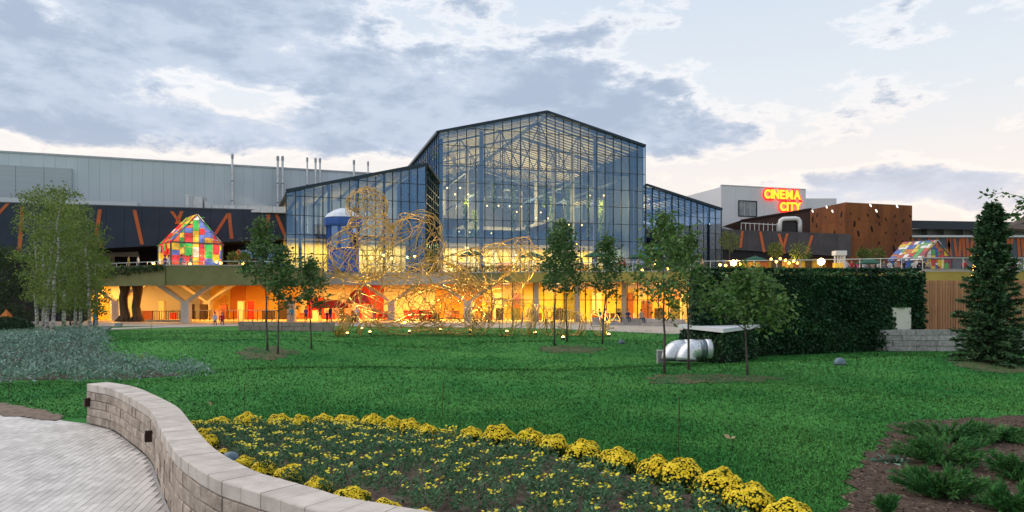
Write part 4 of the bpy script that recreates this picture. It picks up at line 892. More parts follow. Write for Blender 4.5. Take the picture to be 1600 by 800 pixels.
# ---- coloured glass houses on the terrace
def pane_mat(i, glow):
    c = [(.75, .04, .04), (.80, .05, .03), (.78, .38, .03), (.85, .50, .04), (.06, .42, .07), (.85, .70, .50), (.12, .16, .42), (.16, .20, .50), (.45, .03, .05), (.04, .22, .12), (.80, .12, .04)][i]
    return mat(f'coloured_pane_{i}_{glow}', c, tuple(v*.35 for v in c), scale=.9, rough=.15, spec=.5, emit=.95*glow, detail=2)  # uneven lamplight from inside is painted into the pane emission
def pane_mat2(i):
    c = [(.55, .05, .05), (.70, .48, .04), (.75, .55, .06), (.05, .12, .40), (.10, .35, .10), (.75, .72, .68), (.30, .06, .10), (.55, .15, .05), (.06, .16, .45)][i]
    return mat(f'painted_panel_{i}', c, rough=.3, spec=.4)
def glass_house(name, label, cat, o0, u_, v_, w_, dpt, he, hr, nb, pm_, cell=(.9, .85)):
    """gabled house: o0 front-left base corner, u_ along the gable front, v_ backwards"""
    o0 = Vector(o0); u_ = Vector(u_).normalized(); v_ = Vector(v_).normalized(); zz = Vector((0, 0, 1))
    t = thing(name, label, cat, o0+u_*w_/2+v_*dpt/2)
    def face(org_, a_, b_, wa, topfn, out_):
        """tile a wall with panes of uneven width"""
        s = 0.0
        while s < wa-.05:
            cw = min(random.uniform(.55, 1.25)*cell[0], wa-s)
            if wa-s-cw < .3: cw = wa-s
            z = 0.0
            while True:
                ta, tb = topfn(s), topfn(s+cw); tmax = max(ta, tb)
                if z >= tmax-.06: break
                hgt = random.uniform(.5, 1.5)*cell[1]
                if he-.4 < z+hgt < he+.4 and tmax > he: hgt = he-z if he-z > .25 else hgt
                z1a, z1b = max(min(z+hgt, ta), z+.01), max(min(z+hgt, tb), z+.01)
                mb = MB(); A, B = org_+a_*(s+.025), org_+a_*(s+cw-.025); bk = out_*-.05
                mb.hexa([A+b_*(z+.025), B+b_*(z+.025), B+b_*(z+.025)+bk, A+b_*(z+.025)+bk], [A+b_*(z1a-.02), B+b_*(z1b-.02), B+b_*(z1b-.02)+bk, A+b_*(z1a-.02)+bk]); mb.obj('pane', pm_(), t)
                z += hgt
            s += cw
    gable = lambda s: he+(hr-he)*(1-abs(2*s/w_-1))
    face(o0, u_, zz, w_, gable, -v_)
    face(o0+v_*dpt, -v_, zz, dpt, lambda s: he, -u_)
    face(o0+u_*w_, v_, zz, dpt, lambda s: he, u_)
    face(o0+v_*dpt+u_*w_, -u_, zz, w_, gable, v_)
    rl = math.hypot(w_/2, hr-he)
    for sg in (0, 1):
        e0 = o0+zz*he+(u_*w_ if sg else Vector((0, 0, 0))); up_ = ((o0+u_*w_/2+zz*hr)-(o0+zz*he+(u_*w_ if sg else Vector((0,0,0))))).normalized()
        nrm = up_.cross(v_).normalized(); nrm = nrm if nrm.z > 0 else -nrm
        face(e0+nrm*.06-up_*.25-v_*.15, v_, up_, dpt+.3, lambda s: rl+.25, nrm)
    fm = mat('house_frame', (.10, .10, .11), rough=.5)
    for p, q in ((o0, o0+zz*he), (o0+u_*w_, o0+u_*w_+zz*he), (o0+v_*dpt, o0+v_*dpt+zz*he), (o0+zz*he, o0+u_*w_+zz*he), (o0+zz*he, o0+v_*dpt+zz*he), (o0+zz*he, o0+u_*w_/2+zz*hr), (o0+u_*w_+zz*he, o0+u_*w_/2+zz*hr), (o0+u_*w_/2+zz*hr, o0+u_*w_/2+v_*dpt+zz*hr)):
        mb = MB(); mb.bar(p, q, .16); mb.obj('frame_bar', fm, t)
    return t
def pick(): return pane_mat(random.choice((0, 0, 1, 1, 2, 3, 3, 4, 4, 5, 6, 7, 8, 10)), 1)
d_ = 79; o0 = W(267, 415, d_); o0.z = DECK
glass_house('coloured_glass_house', 'large gabled house of glowing red, orange and green glass panes on the terrace', 'glass house', o0, (1, .8, 0), (-.8, 1, 0), 5.55, 6.0, Z(378, d_)-DECK, Z(333, d_+.5)-DECK, 0, pick)
lamp_light('house_lamp', (o0.x+2.5, o0.y+2, DECK+2), 120, WARMW, None, radius=.3)
d_ = 84; o0 = W(358, 415, d_); o0.z = DECK
glass_house('coloured_glass_house', 'small gabled house of dim red and amber panes behind the large one', 'glass house', o0, (1, .10, 0), (-.42, 1, 0), 2.2, 2.0, 1.5, 2.9, 0, lambda: pane_mat(random.choice((0, 2, 3, 8, 8, 10, 9)), .35), (.5, .5))
d_ = 86; o0 = W(1440, 425, d_); o0.z = DECK
glass_house('coloured_glass_house', 'gabled house of blue, yellow and red panels before the striped block', 'glass house', o0, (1, .12, 0), (-.62, 1, 0), X(1492, d_)-X(1440, d_), 4.0, Z(404, d_)-DECK, Z(375, d_)-DECK, 0, lambda: pane_mat2(random.randrange(9)), (.55, .55))

# ---- blue kiosk with white dome
d_ = 77; kx = X(536, d_); kz = DECK
blue_m = mat('kiosk_blue', (.03, .09, .36), (.04, .12, .42), scale=1, rough=.5)
t = thing('blue_kiosk', 'octagonal blue kiosk tower with white domed roof behind the sculpture', 'kiosk', (kx, d_, kz))
r = 29/F*d_; zE = Z(353, d_); zD = Z(326, d_)
mb = MB(); mb.lathe([(r*.86, kz), (r*.86, kz+2.6)], 8, (kx, d_, 0)); mb.obj('base_wall', blue_m, t)
for a in range(8):
    an = math.pi*2*a/8; mb = MB(); p = (kx+r*.82*math.cos(an), d_+r*.82*math.sin(an)); mb.bar((*p, kz+2.6), (*p, zE), .3); mb.obj('post', blue_m, t)
    an2 = an+math.pi/8; q = (kx+r*.74*math.cos(an2), d_+r*.74*math.sin(an2)); mb = MB(); tx = Vector((-math.sin(an2), math.cos(an2), 0))*r*.3; ox = Vector((math.cos(an2), math.sin(an2), 0))*.04
    pq = Vector((*q, 0)); mb.hexa([pq-tx+Vector((0,0,kz+2.6)), pq+tx+Vector((0,0,kz+2.6)), pq+tx+ox+Vector((0,0,kz+2.6)), pq-tx+ox+Vector((0,0,kz+2.6))], [pq-tx+Vector((0,0,zE)), pq+tx+Vector((0,0,zE)), pq+tx+ox+Vector((0,0,zE)), pq-tx+ox+Vector((0,0,zE))]); mb.obj('window', MATS['recess_glass'], t)
mb = MB(); mb.lathe([(r*1.0, zE-.1), (r*1.03, zE+.1), (r*1.03, zE+.78), (r*.98, zE+.84)], 8, (kx, d_, 0)); mb.obj('cornice', blue_m, t)
mb = MB(); h = zD-zE-.84; mb.lathe([(r*.98, zE+.84), (r*.80, zE+.84+h*.42), (r*.52, zE+.84+h*.75), (r*.2, zE+.84+h), (.05, zE+.9+h)], 16, (kx, d_, 0)); mb.obj('dome', mat('dome_white', (.62, .68, .76), rough=.45), t)
mb = MB(); mb.box((kx-.5, d_-r*.9, kz+.1), (kx+.5, d_-r*.8, kz+2.2)); mb.obj('door', mat('kiosk_door', (.10, .20, .55), rough=.4), t)

# ---- right hand side: white cinema block with sign
cin_m = mat('cinema_white', (.68, .69, .72), (.72, .73, .76), scale=.2, rough=.7)
cin = thing('cinema_block', 'tall white block carrying the red neon sign', 'building', W(1190, 430, 128))
C0 = np.array((X(1127, 124), 124.)); C1 = np.array((X(1259, 129), 129.)); zc = Z(290, 124)
cu = (C1-C0)/np.linalg.norm(C1-C0); cn = np.array((-cu[1], cu[0])); CL = float(np.linalg.norm(C1-C0))
def cp(s_, n_, z): q = C0+cu*s_+cn*n_; return Vector((q[0], q[1], z))
for k in range(6):
    a, b = CL*k/6+.012, CL*(k+1)/6-.012; mb = MB(); mb.hexa([cp(a, 0, 5), cp(b, 0, 5), cp(b, .3, 5), cp(a, .3, 5)], [cp(a, 0, zc), cp(b, 0, zc), cp(b, .3, zc), cp(a, .3, zc)]); mb.obj('wall_panel', cin_m, cin)
mb = MB(); q1 = C0+np.array((-.2, 14)); p1 = Vector((X(1086, 146), 146, 0)); p0 = Vector((C0[0], C0[1], 0)); zL = Z(300, 146)
mb.hexa([p1+Vector((0, 0, 5)), p0+Vector((-.02, .05, 5)), p0+Vector((2, 2, 5)), p1+Vector((2, 2, 5))], [p1+Vector((0, 0, zc)), p0+Vector((-.02, .05, zc)), p0+Vector((2, 2, zc)), p1+Vector((2, 2, zc))]); mb.obj('side_wall', cin_m, cin)
mb = MB(); mb.hexa([cp(.1, .32, 5), cp(CL-.01, .32, 5), cp(CL-.01, 20, 5), cp(.1, 20, 5)], [cp(.1, .32, zc-.2), cp(CL-.01, .32, zc-.2), cp(CL-.01, 20, zc-.2), cp(.1, 20, zc-.2)]); mb.obj('wall_core', cin_m, cin)
mb = MB(); mb.hexa([cp(0, -.05, zc), cp(CL, -.05, zc), cp(CL, .4, zc), cp(0, .4, zc)], [cp(0, -.05, zc+.18), cp(CL, -.05, zc+.18), cp(CL, .4, zc+.18), cp(0, .4, zc+.18)]); mb.obj('coping', mat('cinema_cap', (.5, .52, .55), rough=.5), cin)
mb = MB(); mb.box((X(1259, 131), 131, 5), (X(1307, 131), 145, Z(310, 131))); mb.obj('low_annex', cin_m, cin)
def c_at(px_, off=0.0):
    r = (px_-800)/F; q = C0+cn*off; return float((r*q[1]-q[0])/(cu[0]-r*cu[1]))
a, b = c_at(1154), c_at(1182); da = cp(a, 0, 0).y; z0, z1 = Z(337.5, da), Z(313.5, da)
mb = MB()
for p, q in ((cp(a, -.05, z0), cp(b, -.05, z0)), (cp(a, -.05, z1), cp(b, -.05, z1)), (cp(a, -.05, z0), cp(a, -.05, z1)), (cp(b, -.05, z0), cp(b, -.05, z1))): mb.bar(p, q, .16)
win = mb.obj('window', steel_dark, cin)
for k in range(3):
    s0, s1_ = a+(b-a)*k/3+.06, a+(b-a)*(k+1)/3-.06; mb = MB(); mb.hexa([cp(s0, -.04, z0+.08), cp(s1_, -.04, z0+.08), cp(s1_, -.01, z0+.08), cp(s0, -.01, z0+.08)], [cp(s0, -.04, z1-.08), cp(s1_, -.04, z1-.08), cp(s1_, -.01, z1-.08), cp(s0, -.01, z1-.08)])
    mb.obj('pane', mat('cinema_pane', (.10, .14, .18), (.22, .26, .28), scale=.6, rough=.1, spec=.8), win)
# neon sign: one letter, one part
sign = thing('neon_sign', 'glowing red and yellow lettering reading CINEMA CITY on the white block', 'sign', cp(c_at(1222), -.3, Z(331, 126)))
neon_f = emitter('neon_face', (1, .36, .02), 1.7); neon_h = emitter('neon_halo', (1, .012, .012), 1.6)
def letter(ch, px0, px1, py_top, py_bot):
    fc = bpy.data.curves.new('glyph', 'FONT'); fc.body = ch; fc.extrude = .08; fc.offset = .035; fc.size = 1
    tmp = bpy.data.objects.new('glyph', fc); COL.objects.link(tmp); dg = bpy.context.evaluated_depsgraph_get(); dg.update()
    me = bpy.data.meshes.new_from_object(tmp.evaluated_get(dg)); bpy.data.objects.remove(tmp)
    v = np.array([p.co for p in me.vertices]); lo, hi = v.min(0), v.max(0)
    off = .35
    for nm, grow, dep, m_ in (('letter', 0.0, -.42, neon_f), ('letter_halo', .24, -.22, neon_h)):
        m2 = me.copy(); s0, s1_ = c_at(px0, dep)-grow, c_at(px1, dep)+grow; dy = cp(s0, dep, 0).y; zb, zt = Z(py_bot, dy)-grow, Z(py_top, dy)+grow
        co = []
        for p in v:
            fx = (p[0]-lo[0])/max(hi[0]-lo[0], 1e-6); fz = (p[1]-lo[1])/max(hi[1]-lo[1], 1e-6); w_ = cp(s0+(s1_-s0)*fx, dep-p[2]*1.0, zb+(zt-zb)*fz)-sign.location; co += list(w_)
        m2.vertices.foreach_set('co', co); m2.materials.clear(); m2.materials.append(m_); m2.update(); link(nm, m2, sign)
for ch, a, b in zip('CINEMA', (1194.5, 1204.5, 1208.2, 1218.8, 1227.6, 1240), (1203.2, 1207, 1217.4, 1226.2, 1238.8, 1251)): letter(ch, a, b, 295.5+(a-1194)*.035, 310+(a-1194)*.035)
for ch, a, b in zip('CITY', (1218.8, 1229.3, 1233.2, 1241.2), (1228, 1232, 1241.6, 1252)): letter(ch, a, b, 315.5+(a-1218)*.02, 329.5+(a-1218)*.02)

# ---- dark low block in front of the cinema, with roof canopy and arch
mid = thing('dark_terrace_block', 'dark block with orange bars behind the terrace palms', 'building', W(1200, 425, 104))
m0, m1 = np.array((X(1128, 104), 104.)), np.array((X(1330, 97), 97.)); mu = (m1-m0)/np.linalg.norm(m1-m0); mn = np.array((-mu[1], mu[0])); ML = float(np.linalg.norm(m1-m0))
def mp(s_, n_, z): q = m0+mu*s_+mn*n_; return Vector((q[0], q[1], z))
def m_at(px_, off=0.0):
    r = (px_-800)/F; q = m0+mn*off; return float((r*q[1]-q[0])/(mu[0]-r*mu[1]))
grcl = mat('charcoal_cladding', (.055, .052, .058), (.075, .070, .075), scale=.6, rough=.6, rnd=.08)
zt0, zt1 = Z(358, 104), Z(367, 98)
for k in range(10):
    a, b = ML*k/10+.012, ML*(k+1)/10-.012; f = lambda s_: zt0+(zt1-zt0)*s_/ML; g_ = lambda s_: Z(389, 104)+(Z(402, 98)-Z(389, 104))*s_/ML
    mb = MB(); mb.hexa([mp(a, 0, g_(a)), mp(b, 0, g_(b)), mp(b, .4, g_(b)), mp(a, .4, g_(a))], [mp(a, 0, f(a)), mp(b, 0, f(b)), mp(b, .4, f(b)), mp(a, .4, f(a))]); mb.obj('cladding_panel', grcl, mid)
mb = MB(); mb.hexa([mp(0, .42, 8.5), mp(ML, .42, 8.5), mp(ML, 8, 8.5), mp(0, 8, 8.5)], [mp(0, .42, zt0-.3), mp(ML, .42, zt1-.3), mp(ML, 8, zt1-.3), mp(0, 8, zt0-.3)]); mb.obj('body', MATS['black_body'], mid)
mb = MB(); mb.hexa([mp(0, 4, DECK), mp(ML, 4, DECK), mp(ML, 4.3, DECK), mp(0, 4.3, DECK)], [mp(0, 4, 9), mp(ML, 4, 9), mp(ML, 4.3, 9), mp(0, 4.3, 9)]); mb.obj('lit_wall', gy, mid)
lamp_light('lit_wall_light', mp(7, 2.2, 8.4), 170, (1, .72, .28), mid, kind='AREA', size=(12, 1.5), rot=(0, 0, math.atan2(mu[1], mu[0])))
for k in range(11):
    s0 = ML*(k+.2)/11; w0 = random.uniform(.4, 1.5); mb = MB(); mb.hexa([mp(s0, 3.6, DECK), mp(s0+w0, 3.6, DECK), mp(s0+w0, 3.95, DECK), mp(s0, 3.95, DECK)], [mp(s0, 3.6, 8.9), mp(s0+w0, 3.6, 8.9), mp(s0+w0, 3.95, 8.9), mp(s0, 3.95, 8.9)]); mb.obj('wall_pier', (brn, MATS['dark_counter'], org)[k % 3], mid)
for (xa, ya, xb, yb) in ((1160, 361, 1157, 387), (1188, 362, 1194, 394), (1217, 365, 1226, 396), (1230, 365, 1222, 397), (1269, 368, 1260, 398)):
    sa, sb = m_at(xa, -.07), m_at(xb, -.07); pa, pb = mp(sa, -.07, 0), mp(sb, -.07, 0); pa.z, pb.z = Z(ya, pa.y), Z(yb, pb.y); wv = Vector((mu[0], mu[1], 0))*.18; bk = Vector((mn[0], mn[1], 0))*.12
    mb = MB(); mb.hexa([pb-wv, pb+wv, pb+wv+bk, pb-wv+bk], [pa-wv, pa+wv, pa+wv+bk, pa-wv+bk]); mb.obj('orange_bar', rust_m, mid)
for k in range(9):
    p = mp(m_at(1158+k*7, .5), .5, 0); zb = Z(358, p.y); mb = MB(); mb.bar((p.x, p.y, zt0-.6), (p.x, p.y, zb+.9), .06); mb.obj('roof_post', galv, mid)
p, q = mp(m_at(1158, .5), .5, zt0+.85), mp(m_at(1216, .5), .5, zt0+.35); mb = MB(); mb.bar(p, q, .09); mb.obj('roof_rail', galv, mid)
ramp_t = thing('rust_canopy_block', 'long dark rust-brown upper block sloping towards the rusty cube', 'building', W(1210, 350, 112))
rb = mat('dark_rust', (.050, .026, .024), (.070, .034, .028), scale=.5, rough=.7)
mb = MB(); mb.hexa([W(1158, 362, 114), W(1268, 370, 107), W(1268, 370, 120), W(1158, 362, 124)], [W(1158, 344, 114), W(1268, 326, 107), W(1268, 326, 107)+Vector((0, 13, 0)), W(1158, 344, 114)+Vector((0, 10, 0))]); mb.obj('front_wall', rb, ramp_t)
mb = MB(); mb.hexa([W(1157, 345, 113.8), W(1268, 327, 106.8), W(1268, 327, 107.5), W(1157, 345, 114.5)], [W(1157, 343, 113.8), W(1268, 324.6, 106.8), W(1268, 324.6, 107.5), W(1157, 343, 114.5)]); mb.obj('coping', mat('rust_cap', (.035, .02, .02), rough=.6), ramp_t)
ar = thing('white_roof_arch', 'rounded white portal frame on the dark roof', 'portal', W(1234, 364, 103)); dA = 103
mb = MB(); mb.tube([W(1218.5, 364, dA), W(1218.5, 350, dA), W(1219.5, 345, dA), W(1223, 342.5, dA), W(1228, 342, dA), W(1243, 341.5, dA), W(1247, 342.5, dA), W(1249.5, 346, dA), W(1250, 351, dA), W(1250, 364, dA)], .32, 8); mb.obj('frame', mat('portal_white', (.78, .78, .78), rough=.5), ar, smooth=True)
mb = MB(); mb.box((X(1221, 103.3), 103.3, Z(366, 103)), (X(1248, 103.3), 103.5, Z(345, 103))); mb.obj('dark_infill', mat('portal_dark', (.03, .025, .03), rough=.4), ar)

# ---- rusty perforated cube
cor = thing('rusty_cube', 'rust-coloured steel cube with leaf-shaped cut-outs beside the cinema', 'building', W(1340, 425, 100))
corten = mat('corten', (.25, .085, .026), (.15, .050, .020), scale=.35, rough=.8, rnd=.10, bump=.2, bscale=6, stretch=(1, 1, .35))
K = [np.array((X(1266, 106), 106.)), np.array((X(1321, 97.5), 97.5)), np.array((X(1425, 101), 101.)), np.array((X(1405, 118), 118.))]; zk = Z(316, 97.5)
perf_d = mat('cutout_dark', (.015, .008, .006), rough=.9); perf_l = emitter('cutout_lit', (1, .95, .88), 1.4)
perfs = {0: [(1270, 343), (1277, 336), (1290, 339), (1315, 335), (1292, 372), (1315, 350), (1276, 352), (1304, 365), (1311, 372), (1318, 384)],
         1: [(1329, 334), (1342, 342), (1372, 338), (1398, 338), (1422, 338), (1356, 336), (1346, 387), (1341, 365), (1350, 392), (1384, 343), (1400, 352), (1411, 345), (1374, 350), (1384, 364), (1400, 365), (1412, 365), (1399, 376), (1410, 379), (1423, 372), (1373, 380), (1396, 388), (1376, 388), (1401, 402), (1398, 392), (1420, 398), (1335, 350), (1362, 358), (1360, 398), (1380, 404), (1415, 392)]}
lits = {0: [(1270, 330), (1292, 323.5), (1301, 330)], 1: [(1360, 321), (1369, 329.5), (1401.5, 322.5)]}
for f_ in (0, 1, 2):
    a, b = Vector((*K[f_], 0)), Vector((*K[f_+1], 0)); u_ = (b-a).normalized(); L = (b-a).length; n_ = Vector((u_.y, -u_.x, 0)); npn = (6, 9, 6)[f_]
    for k in range(npn):
        for z0, z1 in ((DECK, 8.2), (8.21, 10.9), (10.91, 13.4), (13.41, zk)):
            j = random.uniform(0, .02); mb = MB(); p0, p1 = a+u_*(L*k/npn+.004)+n_*j, a+u_*(L*(k+1)/npn-.004)+n_*j; z = Vector((0, 0, 1))
            mb.hexa([p0+z*z0, p1+z*z0, p1-n_*.12+z*z0, p0-n_*.12+z*z0], [p0+z*z1, p1+z*z1, p1-n_*.12+z*z1, p0-n_*.12+z*z1]); mb.obj('steel_plate', corten, cor)
    if f_ < 2:
        for (px_, py_), lit in [(q, 0) for q in perfs[f_]]+[(q, 1) for q in lits[f_]]:
            r = (px_-800)/F; s_ = (r*a.y-a.x)/(u_.x-r*u_.y); c0 = a+u_*s_; zc0 = Z(py_, c0.y); an = random.uniform(-.9, .9) if not lit else -.7; ln = random.choice((.22, .3, .38, .5)) if not lit else .26
            mb = MB(); pts = []
            for tt in np.linspace(0, 2*math.pi, 9)[:-1]:
                e1, e2 = math.sin(tt)*ln, math.cos(tt)*ln*(.36 if not lit else .5); pts.append(c0+u_*(e2*math.cos(an)+e1*math.sin(an))+Vector((0, 0, zc0+e1*math.cos(an)-e2*math.sin(an)))+n_*.045)
            mb.slab(pts, .02); mb.obj('cutout', perf_l if lit else perf_d, cor)
mb = MB(); cx = sum(q[0] for q in K)/4; cy = sum(q[1] for q in K)/4
mb.prism([(k_[0]*.99+cx*.01, k_[1]*.99+cy*.01+.1) for k_ in K], DECK, zk-.05); mb.obj('inner_body', rb, cor)

# ---- striped block on the far right
st = thing('striped_block', 'grey block with orange slanting bars and dark roof fascia at the far edge', 'building', W(1520, 425, 100))
dS = 103; S0 = 1400; S1 = 1720
mb = MB(); mb.box((X(S0, dS), dS, Z(402, dS)), (X(S1, dS), dS+.5, Z(371, dS))); mb.obj('striped_wall', mat('slate_cladding', (.085, .10, .13), rough=.6, rnd=.05), st)
mb = MB(); mb.box((X(S0, dS), dS-.5, Z(371, dS)), (X(S1, dS), dS+.3, Z(368, dS))); mb.obj('white_ledge', mat('ledge_white', (.7, .72, .75), rough=.5), st)
mb = MB(); mb.box((X(S0, dS), dS+.6, Z(369, dS)), (X(S1, dS), dS+1, Z(357, dS))); mb.obj('clerestory', mat('clerestory', (.20, .20, .22), (.30, .30, .31), scale=.5, rough=.4, stretch=(.3, 1, 3)), st)
mb = MB(); mb.hexa([W(S0, 357, dS-1.2), W(S1, 362, dS-1.2), W(S1, 362, dS+9), W(S0, 357, dS+9)], [W(S0, 344, dS-1.2), W(S1, 349, dS-1.2), W(S1, 349, dS-1.2)+Vector((0, 10, 0)), W(S0, 344, dS-1.2)+Vector((0, 10, 0))]); mb.obj('roof_fascia', mat('fascia_dark', (.035, .045, .06), rough=.6), st)
for px_ in (1447, 1473, 1503, 1527, 1556, 1583):
    mb = MB(); mb.hexa([W(px_-1.5, 370, dS-.4), W(px_+1.5, 370, dS-.4), W(px_+1.5, 370, dS+.3), W(px_-1.5, 370, dS+.3)], [W(px_-2, 357, dS-.9), W(px_+2, 357, dS-.9), W(px_+2, 357, dS+.3), W(px_-2, 357, dS+.3)]); mb.obj('bracket', mat('bracket_black', (.012, .012, .014), rough=.6), st)
for (a, b) in ((1426, 1428), (1436, 1440), (1452, 1449), (1464, 1470), (1481, 1486), (1484, 1481), (1491, 1495), (1501, 1499), (1505, 1507), (1511, 1513), (1520, 1516), (1524, 1527), (1535, 1537), (1547, 1545), (1553, 1556), (1567, 1564), (1575, 1578), (1582, 1576), (1591, 1593), (1597, 1600), (1610, 1607)):
    dd_ = dS-.08; pa, pb = W(a, 372, dd_), W(b, 401, dd_); wv = Vector((.20, 0, 0)); bk = Vector((0, .09, 0))
    mb = MB(); mb.hexa([pb-wv, pb+wv, pb+wv+bk, pb-wv+bk], [pa-wv, pa+wv, pa+wv+bk, pa-wv+bk]); mb.obj('orange_bar', rust_m, st)
mb = MB(); mb.box((X(S0, dS), dS+1.2, DECK), (X(S1, dS), dS+1.5, Z(402, dS))); mb.obj('lower_glazing', mat('blue_glazing', (.06, .10, .16), (.10, .15, .22), scale=.5, rough=.15, spec=.7), st)
rf = thing('shingle_roof', 'edge of a brown pitched roof at the right border', 'roof', W(1600, 350, 60))
mb = MB(); mb.slab([W(1566, 356, 60), W(1660, 362, 60), W(1690, 318, 66), W(1606, 334, 66)], .25); mb.obj('roof_slope', mat('brown_shingle', (.075, .055, .045), (.11, .08, .065), scale=4, rough=.9, bump=.6), rf)
mb = MB(); mb.bar(W(1610, 362, 62), (X(1610, 62), 62, .0), .3); mb.obj('post', mat('timber_dark', (.08, .05, .03), rough=.8), rf)

# ---- big green wall (hedge), door, timber screen, stone wall
def hedge(name, label, poly, h, nleaf, size, faces, skip=None):
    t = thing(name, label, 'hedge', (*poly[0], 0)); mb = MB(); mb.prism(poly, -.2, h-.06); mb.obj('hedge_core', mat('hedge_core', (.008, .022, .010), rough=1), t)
    Ps, Ds = [], []; tot = 0; lens = []
    for i in faces:
        a, b = Vector((*poly[i], 0)), Vector((*poly[(i+1) % len(poly)], 0)); lens.append((b-a).length*h)
    top_area = abs(sum(poly[i][0]*poly[(i+1) % len(poly)][1]-poly[(i+1) % len(poly)][0]*poly[i][1] for i in range(len(poly))))/2
    A_ = sum(lens)+top_area
    for i, ar_ in zip(faces, lens):
        a, b = np.array(poly[i]), np.array(poly[(i+1) % len(poly)]); u_ = (b-a)/np.linalg.norm(b-a); n_ = np.array((u_[1], -u_[0])); n = int(nleaf*ar_/A_)
        s_ = rng.random(n); zz = rng.random(n)*h; wob = .06*np.sin(s_*41+zz*3)*np.sin(zz*5)+.07*np.sin(s_*17+zz*1.3)+.15*(rng.random(n) < .012)
        q = a+(b-a)*s_[:, None]+n_*(rng.normal(size=(n, 1))*.05+wob[:, None]); Ps.append(np.column_stack([q, zz])); Ds.append(np.tile((n_[0]*.8, n_[1]*.8, -.55), (n, 1)))
    n = int(nleaf*top_area/A_); P_ = np.array(poly); q = rng.uniform(P_.min(0), P_.max(0), (n*3, 2)); q = q[in_poly(q[:, 0], q[:, 1], poly)][:n]; Ps.append(np.column_stack([q, np.full(len(q), h)+np.abs(rng.normal(size=len(q)))*.03])); Ds.append(np.tile((0, -.4, .5), (len(q), 1)))
    P_, D_ = np.concatenate(Ps), np.concatenate(Ds)
    if h > 3: P_[:, 2] *= 1+.0085*(P_[:, 0]-poly[0][0]*1.0)*.45
    if skip is not None: ok = ~skip(P_); P_, D_ = P_[ok], D_[ok]
    V_, F_ = leaf_quads(P_, size, .6, dirs=unit(D_), jitter=.45); np_mesh('foliage', V_, F_, mat('hedge_leaf', (.008, .040, .016), (.028, .100, .028), scale=.45, rough=.55, rnd=.5, coord='Position', spec=.35), t); return t
HA, HB = np.array((X(1086, 31.5), 31.5)), np.array((X(1443, 38.2), 38.2)); hd_u = (HB-HA)/np.linalg.norm(HB-HA); hd_n = np.array((-hd_u[1], hd_u[0]))
door_c = X(1407.5, 37.5)
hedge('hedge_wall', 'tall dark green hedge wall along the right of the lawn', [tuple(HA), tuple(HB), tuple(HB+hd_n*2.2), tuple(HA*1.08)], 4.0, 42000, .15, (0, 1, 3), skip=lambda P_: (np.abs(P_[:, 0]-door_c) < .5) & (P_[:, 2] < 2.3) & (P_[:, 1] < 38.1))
r = (1393-800)/F; s0 = float((r*HA[1]-HA[0])/(hd_u[0]-r*hd_u[1])); r = (1422-800)/F; s1_ = float((r*HA[1]-HA[0])/(hd_u[0]-r*hd_u[1]))
t = thing('hedge_door', 'plain pale door panel set into the tall hedge wall', 'door', (*(HA+hd_u*(s0+s1_)/2), 0))
def hq(s_, o_, z): q = HA+hd_u*s_+hd_n*o_; return (q[0], q[1], z)
mb = MB(); mb.hexa([hq(s0, -.06, 0), hq(s1_, -.06, 0), hq(s1_, .1, 0), hq(s0, .1, 0)], [hq(s0, -.06, 2.27), hq(s1_, -.06, 2.27), hq(s1_, .1, 2.27), hq(s0, .1, 2.27)]); dl_ = mb.obj('door_leaf', mat('door_cream', (.66, .66, .56), rough=.5), t)
mb = MB(); mb.hexa([hq(s1_-.16, -.12, 1.0), hq(s1_-.10, -.12, 1.0), hq(s1_-.10, -.06, 1.0), hq(s1_-.16, -.06, 1.0)], [hq(s1_-.16, -.12, 1.14), hq(s1_-.10, -.12, 1.14), hq(s1_-.10, -.06, 1.14), hq(s1_-.16, -.06, 1.14)]); mb.obj('handle', galv, dl_)
# timber screen
scr = thing('timber_screen', 'upright timber slat screen above the grey stone wall', 'fence', (X(1520, 40), 40, 0))
tim = mat('larch_slat', (.52, .27, .14), (.42, .20, .10), scale=2, rough=.75, rnd=.18, stretch=(8, 8, .6))
k = 0; px_ = 1444.0
while px_ < 1680:
    x_ = X(px_, 40); mb = MB(); zt = 3.78+random.uniform(-.01, .01); mb.box((x_, 39.96, .02), (x_+.105, 40.02, zt)); mb.obj('slat', tim, scr); px_ += 4.1; k += 1
for z_ in (.5, 2.0, 3.5):
    mb = MB(); mb.box((X(1444, 40.1), 40.04, z_), (X(1680, 40.1), 40.12, z_+.1)); mb.obj('rail', tim, scr)
mb = MB(); mb.box((X(1443, 40.6), 40.5, .02), (X(1690, 40.6), 40.6, 3.4)); mb.obj('backing', mat('backing_pale', (.42, .34, .30), rough=.9), scr)
gry = mat('grey_split_stone', (.45, .43, .42), (.28, .27, .265), scale=6, rough=.9, rnd=.14, bump=.9, bscale=14)
low_wall('grey_stone_wall', 'grey split-stone wall at the foot of the hedge and timber screen', [(X(1347, 36.6), 36.6), (X(1690, 36.6), 36.6)], 1.13, .45, gry, 1.05, 4)
